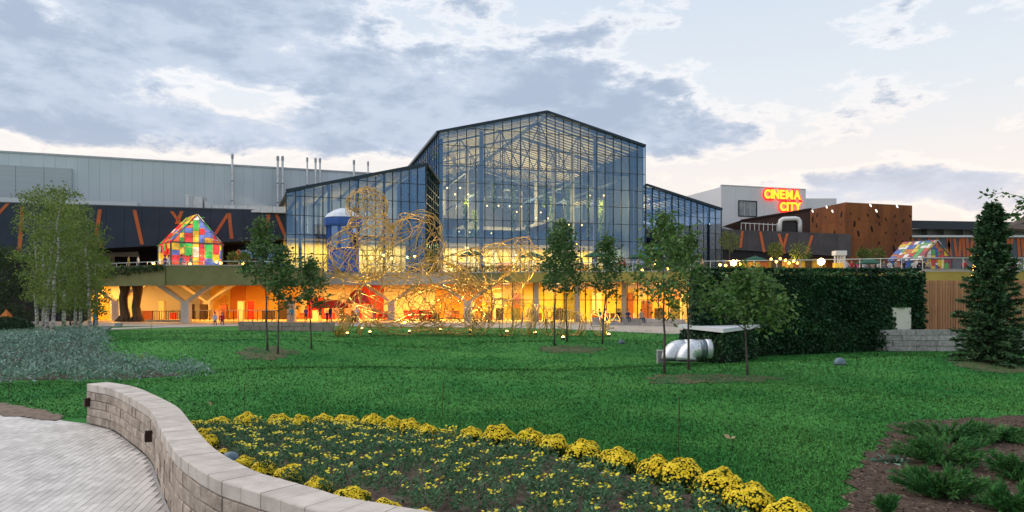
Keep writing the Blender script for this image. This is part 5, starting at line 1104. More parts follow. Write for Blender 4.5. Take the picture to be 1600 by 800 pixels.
# ---- small hedge box with white slab, ducts
dB = 29.5; bx0, bx1 = X(1062, dB), X(1186, dB)
bpoly = [(X(1066, 32.6), 32.6), (X(1130, 28.9), 28.9), (X(1183, 32.8), 32.8), (X(1121, 37.8), 37.8)]
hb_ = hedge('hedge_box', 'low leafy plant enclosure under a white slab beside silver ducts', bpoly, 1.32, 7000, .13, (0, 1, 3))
mb = MB(); mb.prism([(X(1060, 33), 33), (X(1130, 28.4), 28.4), (X(1188, 33), 33), (X(1120, 38.5), 38.5)], 1.38, 1.54); t = mb.obj('white_roof_slab', mat('slab_white', (.66, .68, .72), (.60, .62, .65), scale=1, rough=.6)); tag(t, 'white roof slab lying on the low plant enclosure', 'roof slab')
duct_m = mat('shiny_duct', (.72, .75, .79), (.58, .61, .66), scale=2.2, rough=.40, metal=.6)
for k, (px_, py_, d2) in enumerate(((1052, 553, 29.6), (1076, 559, 28.6))):
    p0 = W(px_, py_, d2); p0.z = ht(p0.x, p0.y); t = thing('duct_elbow', ['rear silver duct elbow bending down towards the grass', 'front silver duct elbow with dark end by the low enclosure'][k], 'duct', p0, 'silver duct elbows')
    R_ = .78; pts = []; rr = []
    for a in np.linspace(0, 1.25, 9): pts.append(p0+Vector((-.2+R_*math.sin(a)*1.15, .1+.15*math.sin(a), .18+.78*(1-(1-math.sin(a))**1.2)*.75))); rr.append(.42)
    pts = [p0+Vector((-.12, -.1, .20))]+[p0+Vector((-.12+.42*(1-math.cos(a)), -.1+.06*a, .24+.40*math.sin(a))) for a in np.linspace(.1, 1.57, 7)]+[p0+Vector((.45, 0, .642))]
    mb = MB(); mb.tube(pts, [.40, .40, .395, .39, .385, .38, .375, .37, .37], 16); mb.obj('bend', duct_m, t, smooth=True)
    for j in (3, 5, 7):
        dj = (pts[j+1]-pts[j-1]).normalized() if j+1 < len(pts) else (pts[j]-pts[j-1]).normalized(); mb = MB(); mb.tube([pts[j]-dj*.012, pts[j]+dj*.012], .398-.004*j, 16); mb.obj('seam', mat('duct_seam', (.22, .24, .26), rough=.5, metal=.6), t)
    e = pts[-1]; d3 = (pts[-1]-pts[-2]).normalized()
    for j in range(2):
        mb = MB(); mb.tube([e+d3*(.01+.22*j), e+d3*(.22+.22*j)], .385+.01*j, 16); mb.obj('sleeve', mat('duct_sleeve', (.16, .20, .23), rough=.35, metal=.6) if k and j < 1 else duct_m, t, smooth=True)
    mb = MB(); mb.tube([pts[0], pts[0]-Vector((0, 0, .04))], .45, 16); mb.obj('flange', mat('duct_dark', (.05, .055, .06), rough=.5, metal=.6), t)
t = thing('grey_cabinet', 'small grey cabinet beside the silver ducts', 'cabinet', W(1034, 555, 30)); x0 = X(1028, 30); z0 = ht(x0, 30)
mb = MB(); mb.box((x0, 30, z0-.1), (x0+.36, 30.3, z0+.52)); mb.obj('body', mat('cabinet_grey', (.30, .31, .31), rough=.6), t); mb = MB(); mb.box((x0-.02, 29.98, z0+.523), (x0+.38, 30.32, z0+.56)); mb.obj('lid', mat('cabinet_lid', (.4, .4, .4), rough=.5), t)
# ================================================================== WIRE SCULPTURE
brass = mat('brass_wire', (.66, .43, .13), (.46, .28, .075), scale=2, rough=.40, metal=.65, spec=.5)
SD = 52.5; KS = SD/F
sc_t = thing('wire_sculpture', 'giant reclining figure woven from golden metal wires on the lawn', 'sculpture', (X(700, SD), SD, 0))
def sp_(px_, py_, dy=0.0): return Vector((X(px_, SD), SD+dy, Z(py_, SD)))
# (part, centre px, half axes px (x, depth, z), tilt, loops)
blobs = [('head', (573, 323), (31, 27, 30), .35, 0, 42), ('neck', (575, 358), (34, 28, 30), .5, 0, 26), ('shoulder', (572, 392), (58, 40, 46), .4, -.6, 54), ('back', (640, 398), (50, 46, 68), -.45, 0, 60),
         ('belly', (650, 462), (96, 62, 60), .12, 0, 105), ('hip', (712, 478), (60, 58, 45), 0, 0, 44)]
limbs = [('upper_arm', [(545, 400), (527, 432), (532, 470)], (22, 18, 16), -1.5, 26), ('forearm', [(532, 462), (548, 480), (556, 505)], (16, 14, 14), -2, 20), ('hand', [(540, 503), (556, 512)], (18, 17), -2.2, 40), ('hand', [(568, 507), (578, 513)], (11, 11), -1.8, 12),
         ('thigh', [(695, 440), (765, 410), (836, 386)], (40, 30, 22), 1.2, 46), ('shin', [(838, 385), (812, 425), (768, 478)], (22, 19, 20), 1.0, 34), ('foot', [(760, 488), (735, 512)], (22, 16), .6, 16),
         ('thigh', [(735, 492), (790, 496), (830, 500)], (34, 28, 25), -1.6, 38), ('shin', [(830, 500), (870, 502), (915, 508)], (25, 21, 18), -1.6, 34), ('foot', [(915, 505), (945, 503), (958, 512)], (21, 18, 12), -1.5, 20), ('knee', [(826, 500), (836, 502)], (30, 28), -1.6, 18)]
ells = []
for nm, (cx, cy), ax, tl, dy, n in blobs: ells.append((sp_(cx, cy, dy), np.array(ax)*KS, tl))
def inside_other(p, me_i):
    for j, (c0, ax, tl) in enumerate(ells):
        if j == me_i: continue
        q = Vector(p)-c0; x_ = q.x*math.cos(tl)+q.z*math.sin(tl); z_ = -q.x*math.sin(tl)+q.z*math.cos(tl)
        if (x_/ax[0])**2+(q.y/ax[1])**2+(z_/ax[2])**2 < .62: return random.random() < .75
    return False
WR = .027
def wire_runs(mb, pts, me_i):
    run = []
    for p in pts:
        if (me_i is not None and inside_other(p, me_i)) or p.z < .03:
            if len(run) > 3: mb.tube(run, WR, 4, cap=False)
            run = []
        else: run.append(p)
    if len(run) > 3: mb.tube(run, WR, 4, cap=False)
for i, (nm, cpx, ax, tl, dy, n) in enumerate(blobs):
    c0, ax, tl = ells[i]; mb = MB()
    for k in range(int(n*.55)):
        a = Vector(rng.normal(size=3)).normalized(); b = a.orthogonal().normalized(); c1 = a.cross(b); off = random.uniform(-.55, .55); ph = random.random()*6.28; arc = random.uniform(2.0, 5.5); pts = []
        for s_ in np.linspace(0, arc, 22):
            wv = off+.34*math.sin(s_*2+ph)+.16*math.sin(s_*5.3+ph*2); rr = math.sqrt(max(.05, 1-wv*wv)); q = (b*math.cos(s_+ph)+c1*math.sin(s_+ph))*rr+a*wv; q = q.normalized()*(1+.07*math.sin(s_*3.1+ph)+.03*math.sin(s_*7+ph))
            x_, y_, z_ = q.x*ax[0], q.y*ax[1], q.z*ax[2]; pts.append(c0+Vector((x_*math.cos(tl)-z_*math.sin(tl), y_, x_*math.sin(tl)+z_*math.cos(tl))))
        wire_runs(mb, pts, i)
    mb.obj(nm, brass, sc_t)
for nm, path, rad, dy, n in limbs:
    mb = MB(); P_ = smooth_curve([tuple(sp_(a, b, dy)) for a, b in path], 24); R_ = np.interp(np.linspace(0, 1, 24), np.linspace(0, 1, len(rad)), rad)*KS
    for k in range(int(n*.85)):
        ph = random.random()*6.28; tw = random.uniform(-5, 5); kind = random.random(); pts = []
        if kind < .5:
            s0, s1_ = sorted((random.uniform(-.05, .6), random.uniform(.4, 1.05)))
            for s_ in np.linspace(max(s0, 0), min(s1_, 1), 18):
                j = min(int(s_*23), 22); d3 = Vector(P_[j+1]-P_[j]).normalized(); u_ = d3.cross(Vector((0, 1, 0))).normalized(); v_ = d3.cross(u_); a = ph+tw*s_; pts.append(Vector(P_[j]*(1-(s_*23-j))+P_[j+1]*(s_*23-j))+(u_*math.cos(a)+v_*math.sin(a))*R_[j])
        else:
            s0 = random.random()*.98; tilt = random.uniform(-.2, .2); arc = random.uniform(3, 6.2)
            for a in np.linspace(0, arc, 18):
                s_ = min(max(s0+tilt*math.sin(a+ph), 0), .99); j = min(int(s_*23), 22); d3 = Vector(P_[j+1]-P_[j]).normalized(); u_ = d3.cross(Vector((0, 1, 0))).normalized(); v_ = d3.cross(u_); pts.append(Vector(P_[j]*(1-(s_*23-j))+P_[j+1]*(s_*23-j))+(u_*math.cos(a+ph)+v_*math.sin(a+ph))*R_[j]*(1+.05*math.sin(3*a)))
        wire_runs(mb, pts, None)
    mb.obj(nm, brass, sc_t)
# ground uplights under the sculpture
up_m = emitter('uplight_lens', (1, .58, .14), 9); hous_m = mat('uplight_housing', (.05, .05, .055), rough=.5, metal=.5)
ups = [(543, 524, 45, 0), (578, 522, 45, 0), (640, 521, 110, 0), (688, 518, 130, 0), (735, 520, 110, 0), (792, 521, 100, 0), (836, 523, 90, 0), (880, 531, 70, 1), (951, 526, 110, 2), (566, 516, 60, 0)]
ups.sort()
for k, (px_, py_, pw, c0) in enumerate(ups):
    p = GT(px_, py_); t = thing('ground_uplight', f'small amber ground spotlight below the wire sculpture, {lr(k, len(ups))}', 'spotlight', p, 'ground spotlights under the sculpture')
    mb = MB(); mb.lathe([(.13, -.02), (.14, .10), (.12, .16)], 10, p); mb.obj('housing', hous_m, t); mb = MB(); mb.lathe([(.10, .162), (.11, .20), (.05, .25)], 10, p); mb.obj('lens', up_m, t)
    lamp_light('uplight', p+Vector((0, -.05, .30)), pw*10, (1, .68, .22), t, radius=.10, kind='SPOT', rot=(math.pi, 0, 0))

# ================================================================== TREES
def branchy(base, height, lean, r0, n_br, crown_lo, reach, leaf_n, leaf_size, spread, bark, leafm, t, droop=0.0, clump=9, rise=.55, shape=None, aspect=.55):
    """trunk with limbs as one mesh, crown of leaf faces gathered in clumps along the limbs"""
    base = Vector(base); top = base+Vector((lean[0], lean[1], height)); mb = MB(); n = 8
    tp = [base.lerp(top, i/n)+Vector((random.uniform(-1, 1), random.uniform(-1, 1), 0))*.02*height*(i/n)*(1 if 0 < i < n else .3) for i in range(n+1)]; tp[0] = base-Vector((0, 0, .15))
    mb.tube(tp, [r0*(1.25 if i == 0 else 1-.88*i/n) for i in range(n+1)], 8); tips = []
    for k in range(n_br):
        f_ = crown_lo+(1-crown_lo)*(k+random.random()*.7)/n_br; f_ = min(f_, .97); i = int(f_*n); p0 = tp[i].lerp(tp[min(i+1, n)], f_*n-i); a = k*2.4+random.uniform(-.5, .5)
        L = reach*(shape(f_) if shape else (1-f_)*1.1+.25)*random.uniform(.65, 1.15); d = Vector((math.cos(a), math.sin(a), rise+random.uniform(-.15, .25))).normalized(); p1 = p0+d*L*.5; p2 = p1+Vector((d.x, d.y, d.z*.55-droop)).normalized()*L*.5
        mb.tube([p0, p1, p2], [r0*.32*(1.05-f_)+.008, r0*.2*(1.05-f_)+.006, .004], 5, cap=False); tips += [(p0.lerp(p1, .7), .6), (p1, 1), (p1.lerp(p2, .5), 1), (p2, 1)]
        for q in range(2):
            a2 = a+random.choice((-.8, .8))+random.uniform(-.3, .3); p3 = p1+Vector((math.cos(a2), math.sin(a2), rise*.7-droop*.6)).normalized()*L*.42; mb.tube([p1, p3], [.010, .004], 4, cap=False); tips += [(p1.lerp(p3, .6), 1), (p3, 1)]
    tips.append((top, .8)); mb.obj('trunk', bark, t, smooth=True)
    w_ = np.array([q[1] for q in tips]); w_ /= w_.sum(); C_ = np.array([tuple(q[0]) for q in tips]); sel = rng.choice(len(C_), leaf_n, p=w_)
    sub = C_[:, None]+rng.normal(size=(len(C_), clump, 3))*spread*np.array((1, 1, .8)); P_ = sub[sel, rng.integers(0, clump, leaf_n)]+rng.normal(size=(leaf_n, 3))*spread*.38
    d = None if not droop else np.tile((0, 0, -droop*1.6), (leaf_n, 1))+rng.normal(size=(leaf_n, 3))*.6
    V_, F_ = leaf_quads(P_, leaf_size, aspect, dirs=d); np_mesh('crown', V_, F_, leafm, t); return t
bark_y = mat('young_bark', (.075, .062, .052), (.115, .098, .085), scale=6, rough=.9, bump=.4)
leaf_g = mat('sapling_leaf', (.055, .13, .036), (.10, .18, .050), scale=1.2, rough=.5, rnd=.45, coord='Position', transl=.25, spec=.35)
leaf_o = mat('maple_leaf', (.075, .165, .040), (.135, .225, .060), scale=1.2, rough=.5, rnd=.45, coord='Position', transl=.25, spec=.35)
pyr = lambda f_: min(1, (1.04-f_)*1.7)*min(1, .35+(f_-.25)*3.2) if f_ > .25 else .4
sap = [(418, 548, 410, 346, 1.75, 2200, .15, leaf_g, 'slim sapling with pointed leafy crown, left of the close pair', .16, .42, 15),
       (434, 553, 440, 390, 1.25, 1300, .15, leaf_g, 'slim sapling right of the close pair on the worn mound', .16, .38, 10),
       (487, 545, 482, 405, 1.35, 1250, .15, leaf_g, 'thin leaning sapling before the red canopy', .16, .40, 10),
       (866, 540, 868, 362, 1.5, 1500, .17, leaf_g, 'thin young tree just left of the densest one before the sculpture', .20, .40, 11),
       (886, 534, 880, 350, 1.9, 2900, .17, leaf_g, 'densest young tree between the sculpture and the thin sapling', .22, .38, 16),
       (941, 538, 950, 370, 1.5, 1750, .17, leaf_g, 'slender young tree beside the right-hand ground spotlight', .20, .40, 12),
       (1038, 583, 1036, 340, 1.75, 1700, .15, leaf_o, 'open-crowned young maple in front of the silver ducts', .17, .34, 16),
       (1076, 578, 1072, 365, 1.35, 1000, .15, leaf_o, 'slim maple with thin straight trunk between the two larger ones', .17, .42, 14),
       (1168, 586, 1160, 432, 1.9, 2500, .16, leaf_o, 'broad young tree with forked trunk before the tall hedge', .20, .42, 17)]
for (px_, py_, tx, ty, reach, nl, ls, lm, lab, sprd, lo, nb) in sap:
    b = GT(px_, py_); top = W(tx, ty, b.y); h = top.z-b.z; t = thing('young_tree', lab, 'tree', b, 'young trees on the lawn')
    branchy(b, h, (top.x-b.x, 0), .030+.003*h, nb, lo, reach*(.85 if ty != 432 else 1.15), nl, ls, sprd*1.05, bark_y, lm, t, shape=pyr, rise=.75 if ty != 432 else .45)
# birches
birch_b = mat('birch_bark', (.62, .60, .56), (.12, .10, .09), scale=3.2, rough=.8, stretch=(1, 1, 3.5), detail=6)
birch_l = mat('birch_leaf', (.12, .19, .040), (.19, .26, .062), scale=.8, rough=.55, rnd=.45, coord='Position', transl=.3, spec=.3)
bir = [(58, 521, 46, 305, 2.2), (67, 526, 62, 296, 2.4), (72, 529, 84, 315, 2.0), (81, 531, 98, 292, 2.3), (100, 512, 104, 318, 2.2), (118, 522, 112, 325, 1.9), (126, 519, 128, 322, 1.9), (141, 527, 138, 345, 2.0), (151, 521, 148, 372, 1.6)]
for k, (px_, py_, tx, ty, reach) in enumerate(bir):
    b = GT(px_, py_); top = W(tx, ty, b.y); t = thing('birch_tree', f'white-barked birch in the clump on the left, trunk {lr(k, len(bir))}', 'tree', b, 'birch trees')
    branchy(b, top.z-b.z, (top.x-b.x, random.uniform(-.6, .6)), .13 if k not in (4,) else .17, 18, .20, reach*.66, 3300, .15, .28, birch_b, birch_l, t, droop=.55, rise=.7, clump=12, shape=lambda f_: .45+.7*math.sin(math.pi*min(1, max(0, (f_-.18)/.86))), aspect=.6)
# background shrubs and dark tree at the left border
for k, (px_, py_, tx, ty, reach, nl) in enumerate(((8, 506, 5, 395, 2.4, 3000), (40, 505, 38, 430, 2.2, 2400), (-35, 510, -30, 380, 3.0, 3000), (110, 504, 108, 440, 2.0, 2000))):
    b = GT(px_, py_); top = W(tx, ty, b.y); t = thing('leafy_shrub', ['dark leafy shrub at the left border behind the footpath', 'loose shrub between left border and birch trunks', 'tall shrub cut by the left border', 'shrub behind the rightmost birches against the dark wall'][k], 'shrub', b, 'shrubs behind the footpath')
    branchy(b, top.z-b.z, (0, 0), .08, 14, .08, reach, nl, .22, .42, bark_y, mat('shrub_leaf', (.030, .065, .024), (.055, .095, .032), scale=1, rough=.6, rnd=.45, transl=.2, coord='Position'), t, rise=.6, shape=lambda f_: .5+.7*math.sin(math.pi*min(1, f_)))
b = G(10, 515); t = thing('orange_tent', 'small orange pyramid tent behind the shrubs at the left border', 'tent', (X(10, 66), 66, 0)); mb = MB(); c0 = (X(10, 66), 66); a = .9
mb.add([(c0[0]-a, c0[1]-a, .05), (c0[0]+a, c0[1]-a, .05), (c0[0]+a, c0[1]+a, .05), (c0[0]-a, c0[1]+a, .05), (c0[0], c0[1], 1.7)], [(0, 1, 4), (1, 2, 4), (2, 3, 4), (3, 0, 4), (3, 2, 1, 0)]); mb.obj('canvas', mat('tent_orange', (.55, .16, .03), rough=.7), t)
# rounded dark hedge mound at left border
def leafy_ball(name, label, cat, c0, ax, nl, ls, lm, group=None):
    t = thing(name, label, cat, c0, group); u_ = unit(rng.normal(size=(nl, 3))); u_[:, 2] = np.abs(u_[:, 2]); P_ = np.array(c0)+u_*np.array(ax)*(.88+.14*rng.random((nl, 1))); V_, F_ = leaf_quads(P_, ls, .6, dirs=u_*.6+np.array((0, 0, -.3)), jitter=.5); np_mesh('foliage', V_, F_, lm, t)
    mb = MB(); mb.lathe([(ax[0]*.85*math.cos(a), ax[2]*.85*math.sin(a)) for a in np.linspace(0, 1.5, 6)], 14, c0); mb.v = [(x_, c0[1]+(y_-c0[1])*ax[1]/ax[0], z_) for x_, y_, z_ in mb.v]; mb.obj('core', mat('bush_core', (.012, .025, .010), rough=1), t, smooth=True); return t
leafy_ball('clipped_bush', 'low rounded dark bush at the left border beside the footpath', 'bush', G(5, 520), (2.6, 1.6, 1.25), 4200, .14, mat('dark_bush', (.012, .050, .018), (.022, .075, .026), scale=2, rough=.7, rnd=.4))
# conifer on the right
needle = mat('spruce_needle', (.038, .10, .045), (.075, .150, .060), scale=2, rough=.6, rnd=.45, coord='Position', spec=.3)
b = GT(1545, 566); top = W(1551, 316, b.y); hh = top.z-b.z; t = thing('spruce_tree', 'tall irregular spruce in front of the grey stone wall', 'tree', b)
mb = MB(); mb.tube([b-Vector((0, 0, .1)), b+Vector((0, 0, hh*.5)), top], [.10, .06, .012], 7); C_, D_ = [], []
for k in range(230):
    f_ = (k+random.random())/230; z_ = .15+f_*(hh-.25); R_ = (1.12*(1-f_)**.72+.08)*random.uniform(.65, 1.15)*(1 if f_ < .78 else 1.25); a = k*2.399+random.uniform(-.3, .3); o = b+Vector(((top.x-b.x)*f_, 0, z_)); d = Vector((math.cos(a), math.sin(a), .15-.30*(1-f_)+.25*f_)); e = o+d*R_
    mid_ = o.lerp(e, .55)+Vector((0, 0, -.05*R_)); mb.tube([o, mid_, e], [.016, .010, .004], 4, cap=False); m = int(50+130*R_)
    for s_ in rng.random(m)**.7:
        q = (o.lerp(mid_, s_/.55) if s_ < .55 else mid_.lerp(e, (s_-.55)/.45)); C_.append(q); sd2 = Vector((-d.y, d.x, 0))*random.choice((-1, 1)); D_.append(d*.6+sd2*random.uniform(.3, 1.0)+Vector((0, 0, random.uniform(-.45, .25))))
mb.obj('trunk', mat('spruce_bark', (.06, .042, .032), rough=.9), t); V_, F_ = leaf_quads(np.array([tuple(q) for q in C_]), .17, .26, dirs=unit(np.array([tuple(q) for q in D_])), jitter=.25); np_mesh('crown', V_, F_, needle, t)
# tree at the right border whose twigs hang into view
b = Vector((X(1640, 27), 27, ht(X(1640, 27), 27))); t = thing('border_tree', 'leafy tree at the right border with twigs reaching into the sky', 'tree', b)
mb = MB(); tp = [b-Vector((0, 0, .1)), b+Vector((-.1, 0, 2.6)), W(1632, 340, 27), W(1615, 318, 27), W(1590, 306, 27), W(1566, 301, 27), W(1545, 304, 27)]; mb.tube(tp, [.08, .06, .035, .02, .012, .008, .004], 6)
lv = [(1545, 304, 8), (1552, 303, 8), (1566, 302, 7), (1592, 308, 5), (1600, 318, 12), (1590, 336, 8), (1600, 342, 14), (1612, 330, 16)]
for (a_, b_) in (((1615, 318), (1596, 326)), ((1632, 340), (1584, 337)), ((1640, 400), (1585, 420)), ((1640, 430), (1578, 455)), ((1640, 470), (1590, 485))):
    p, q = W(*a_, 27), W(*b_, 26.6); m_ = p.lerp(q, .5)+Vector((0, 0, .12)); mb.tube([p, m_, q], [.022, .014, .005], 5); lv += [(b_[0], b_[1], 10), ((a_[0]+b_[0])//2, (a_[1]+b_[1])//2-3, 12)]
mb.obj('trunk', bark_y, t); P_ = np.concatenate([np.array(W(x_, y_, 27))+rng.normal(size=(n_, 3))*.12 for x_, y_, n_ in lv]); V_, F_ = leaf_quads(P_, .22, .5); np_mesh('crown', V_, F_, leaf_g, t)

# ================================================================== FLOWERS
flower_y = mat('yellow_bloom', (.78, .52, .012), (.82, .64, .03), scale=20, rough=.6, rnd=.25, spec=.2)
mum_l = mat('chrysanthemum_leaf', (.06, .125, .026), (.10, .17, .036), scale=8, rough=.7, rnd=.45)
sml_l = mat('tagetes_leaf', (.07, .17, .08), (.125, .24, .115), scale=10, rough=.75, rnd=.40)
def bloom_faces(P_, N_, r):
    """little domed flower heads: 6-sided cones"""
    n = len(P_); N_ = unit(N_); t1 = unit(np.cross(N_, rng.normal(size=(n, 3)))); t2 = np.cross(N_, t1); rr = (r*(.7+.6*rng.random(n)))[:, None]; vs = [P_+N_*rr*.45]
    for j in range(6): a = j*math.pi/3; vs.append(P_+(t1*math.cos(a)+t2*math.sin(a))*rr)
    V_ = np.stack(vs, 1).reshape(-1, 3); o = (np.arange(n)*7)[:, None]; F_ = np.concatenate([np.concatenate([o, o+1+j, o+1+(j+1) % 6], 1) for j in range(6)]); return V_, F_
def raw_mesh(name, V_, F_, m_):
    o = np_mesh(name, V_, F_, m_); me = o.data; bpy.data.objects.remove(o); return me
mums = []
for k in range(5):
    R_ = .31; hgt = .29+.02*k; n = 1500; u_ = unit(rng.normal(size=(n, 3))); u_[:, 2] = np.abs(u_[:, 2]); u_ = u_[u_[:, 2] > .02+.1*(k % 2)]; lump = 1+.07*np.sin(u_[:, :1]*7+k)+.06*np.sin(u_[:, 1:2]*9+2*k)
    keep = rng.random(len(u_)) < .07+.93*np.clip(u_[:, 2]*2.4-.75, 0, 1); V1, F1 = bloom_faces((u_*np.array((R_, R_, hgt))*lump)[keep]+np.array((0, 0, .05)), u_[keep]+rng.normal(size=(keep.sum(), 3))*.3, .0155)
    n = 900; v_ = unit(rng.normal(size=(n, 3))); v_[:, 2] = np.abs(v_[:, 2])-.06; lump = 1+.07*np.sin(v_[:, :1]*7+k)+.06*np.sin(v_[:, 1:2]*9+2*k); V2, F2 = leaf_quads(v_*np.array((R_, R_, hgt))*.93*lump*(.75+.25*rng.random((n, 1)))+np.array((0, 0, .04)), .06, .6, dirs=v_, jitter=.6)
    cm = MB(); cm.lathe([(.10, 0), (R_*.72, .10), (R_*.74, hgt*.45), (R_*.45, hgt*.75), (.02, hgt*.82)], 10); cme = bpy.data.meshes.new('core'); cme.from_pydata(cm.v, [], cm.f); cme.materials.append(mat('mum_core', (.016, .030, .010), rough=1))
    mums.append((raw_mesh('blooms', V1, F1, flower_y), raw_mesh('foliage', V2, F2, mum_l), cme))
def mum(p, s_, label, group, k):
    t = thing('chrysanthemum_bush', label, 'flower bush', p, group, random.random()*6.28); t.scale = (s_, s_, s_*random.uniform(.88, 1.05)); a = mums[k % 5]
    link('blooms', a[0], t); link('foliage', a[1], t); link('stem_core', a[2], t)
back_r = [0, 42, 40, 40, 36, 34, 46, 40, 36, 38, 36, 34, 38, 52, 46, 46, 52, 58, 64, 68, 70, 80, 84]
seq = [(p, r_) for p, r_ in zip(BACK, back_r) if r_]
for k, (p, r_) in enumerate(seq):
    s_ = (r_/F*p.y)/.62*random.uniform(.95, 1.14); mum(Vector((p.x, p.y, soil_z(p.x, p.y)-.03)), s_, f'domed yellow chrysanthemum bush along the lawn edge of the bed, {lr(k, len(seq))}', 'chrysanthemum bushes along the lawn edge', k)
wall_px = [(296, 676, 40), (318, 688, 40), (322, 702, 42), (345, 716, 40), (382, 732, 42), (412, 742, 50), (452, 754, 54), (497, 772, 48), (548, 786, 62), (600, 806, 60), (660, 826, 60)]
for k, (px_, py_, r_) in enumerate(wall_px):
    p = GT(px_, py_+4); p.z = soil_z(p.x, p.y); s_ = (r_/F*p.y)/.62; mum(p+Vector((0, 0, -.06)), s_*1.0, f'flat yellow chrysanthemum bush beside the curved wall, {lr(k, len(wall_px))}', 'chrysanthemum bushes beside the wall', k+2)
smalls = []
for k in range(6):
    n = 210; a = rng.random(n)*6.28; r_ = .11*np.sqrt(rng.random(n)); z_ = .015+.17*rng.random(n)**.7*np.sqrt(np.maximum(0, 1-(r_/.125)**2)); P_ = np.column_stack([r_*np.cos(a), r_*np.sin(a), z_]); V2, F2 = leaf_quads(P_, .038, .38, dirs=np.column_stack([np.cos(a)*.8, np.sin(a)*.8, .6+0*a]), jitter=.4)
    m = (9, 13, 7, 15, 5, 11)[k]; a = rng.random(m)*6.28; r_ = .075*np.sqrt(rng.random(m)); P_ = np.column_stack([r_*np.cos(a), r_*np.sin(a), .175+0.03*rng.random(m)]); V1, F1 = bloom_faces(P_, np.tile((0, 0, 1.), (m, 1))+rng.normal(size=(m, 3))*.35, .0125); smalls.append((raw_mesh('blooms', V1, F1, mat('lemon_bloom', (.74, .60, .02), (.80, .66, .04), scale=20, rough=.6, rnd=.2)), raw_mesh('foliage', V2, F2, sml_l)))
inner_bed = [tuple(WI[i]+nrm_[i]*.42) for i in range(40, 400, 4)]+[(5.0, 5.6)]+[(p.x-.28, p.y-.42) for p in BACK[::-1]]
cnt = 0
for r_ in range(-4, 60):
    for c0 in range(-60, 60):
        x_ = c0*.35+(r_ % 2)*.175+random.uniform(-.06, .06); y_ = 5.5+r_*.37+random.uniform(-.06, .06); xx = x_*.96-y_*.20+1.6; yy = y_
        if not in_poly(np.array([xx]), np.array([yy]), inner_bed)[0]: continue
        z_ = soil_z(xx, yy); py_ = HZ+F*(EYE-z_-.2)/yy
        if py_ > 812 or cnt >= 300 or random.random() < .03: continue
        t = thing('bedding_plant', f'{r_}|{xx:.4f}', 'flower', (xx, yy, z_-.01), 'small yellow bedding plants', random.random()*6.28); s_ = random.uniform(1.05, 1.35); t.scale = (s_, s_, s_*random.uniform(.85, 1.2)); a = smalls[random.randrange(6)]; link('blooms', a[0], t); link('foliage', a[1], t); cnt += 1
bp_ = {}
for o in COL.objects:
    if o.name.startswith('bedding_plant'): a, b = o['label'].split('|'); bp_.setdefault(int(a), []).append((float(b), o))
for k, r_ in enumerate(sorted(bp_, reverse=True)):
    for j, (_, o) in enumerate(sorted(bp_[r_], key=lambda q: q[0])): o['label'] = f'small yellow bedding plant, {ORD[min(j, 29)]} from the left in the {ORD[k]} row from the lawn'
print('bedding plants', cnt)
# clods on the soil
n = 5000; A = np.array([p[:2] for p in bed_poly]); q = rng.uniform(A.min(0), A.max(0), (n, 2)); q = q[in_poly(q[:, 0], q[:, 1], bed_poly) & (q[:, 1] > 6.5)]; n = len(q); r_ = rng.uniform(.006, .03, n)**1; V_ = []
tet = np.array(((1, 0, -.3), (-.5, .87, -.3), (-.5, -.87, -.3), (0, 0, .8))); an = rng.random(n)*6.28; ca, sa = np.cos(an), np.sin(an); zz = np.maximum(H(q[:, 0], q[:, 1]), .05)+.035
VV = np.stack([q[:, 0, None]+r_[:, None]*(tet[:, 0]*ca[:, None]-tet[:, 1]*sa[:, None]), q[:, 1, None]+r_[:, None]*(tet[:, 0]*sa[:, None]+tet[:, 1]*ca[:, None]), zz[:, None]+r_[:, None]*tet[:, 2]], -1).reshape(-1, 3)
o = np.arange(n)[:, None]*4; FF = np.concatenate([o+np.array([[0, 1, 3]]), o+np.array([[1, 2, 3]]), o+np.array([[2, 0, 3]])]); tag(np_mesh('soil_clods', VV, FF, mat('clod', (.085, .058, .046), (.14, .10, .08), scale=9, rough=1, rnd=.3, coord='Position')), 'crumbs and clods on the flower bed soil', 'soil clods', kind='stuff')

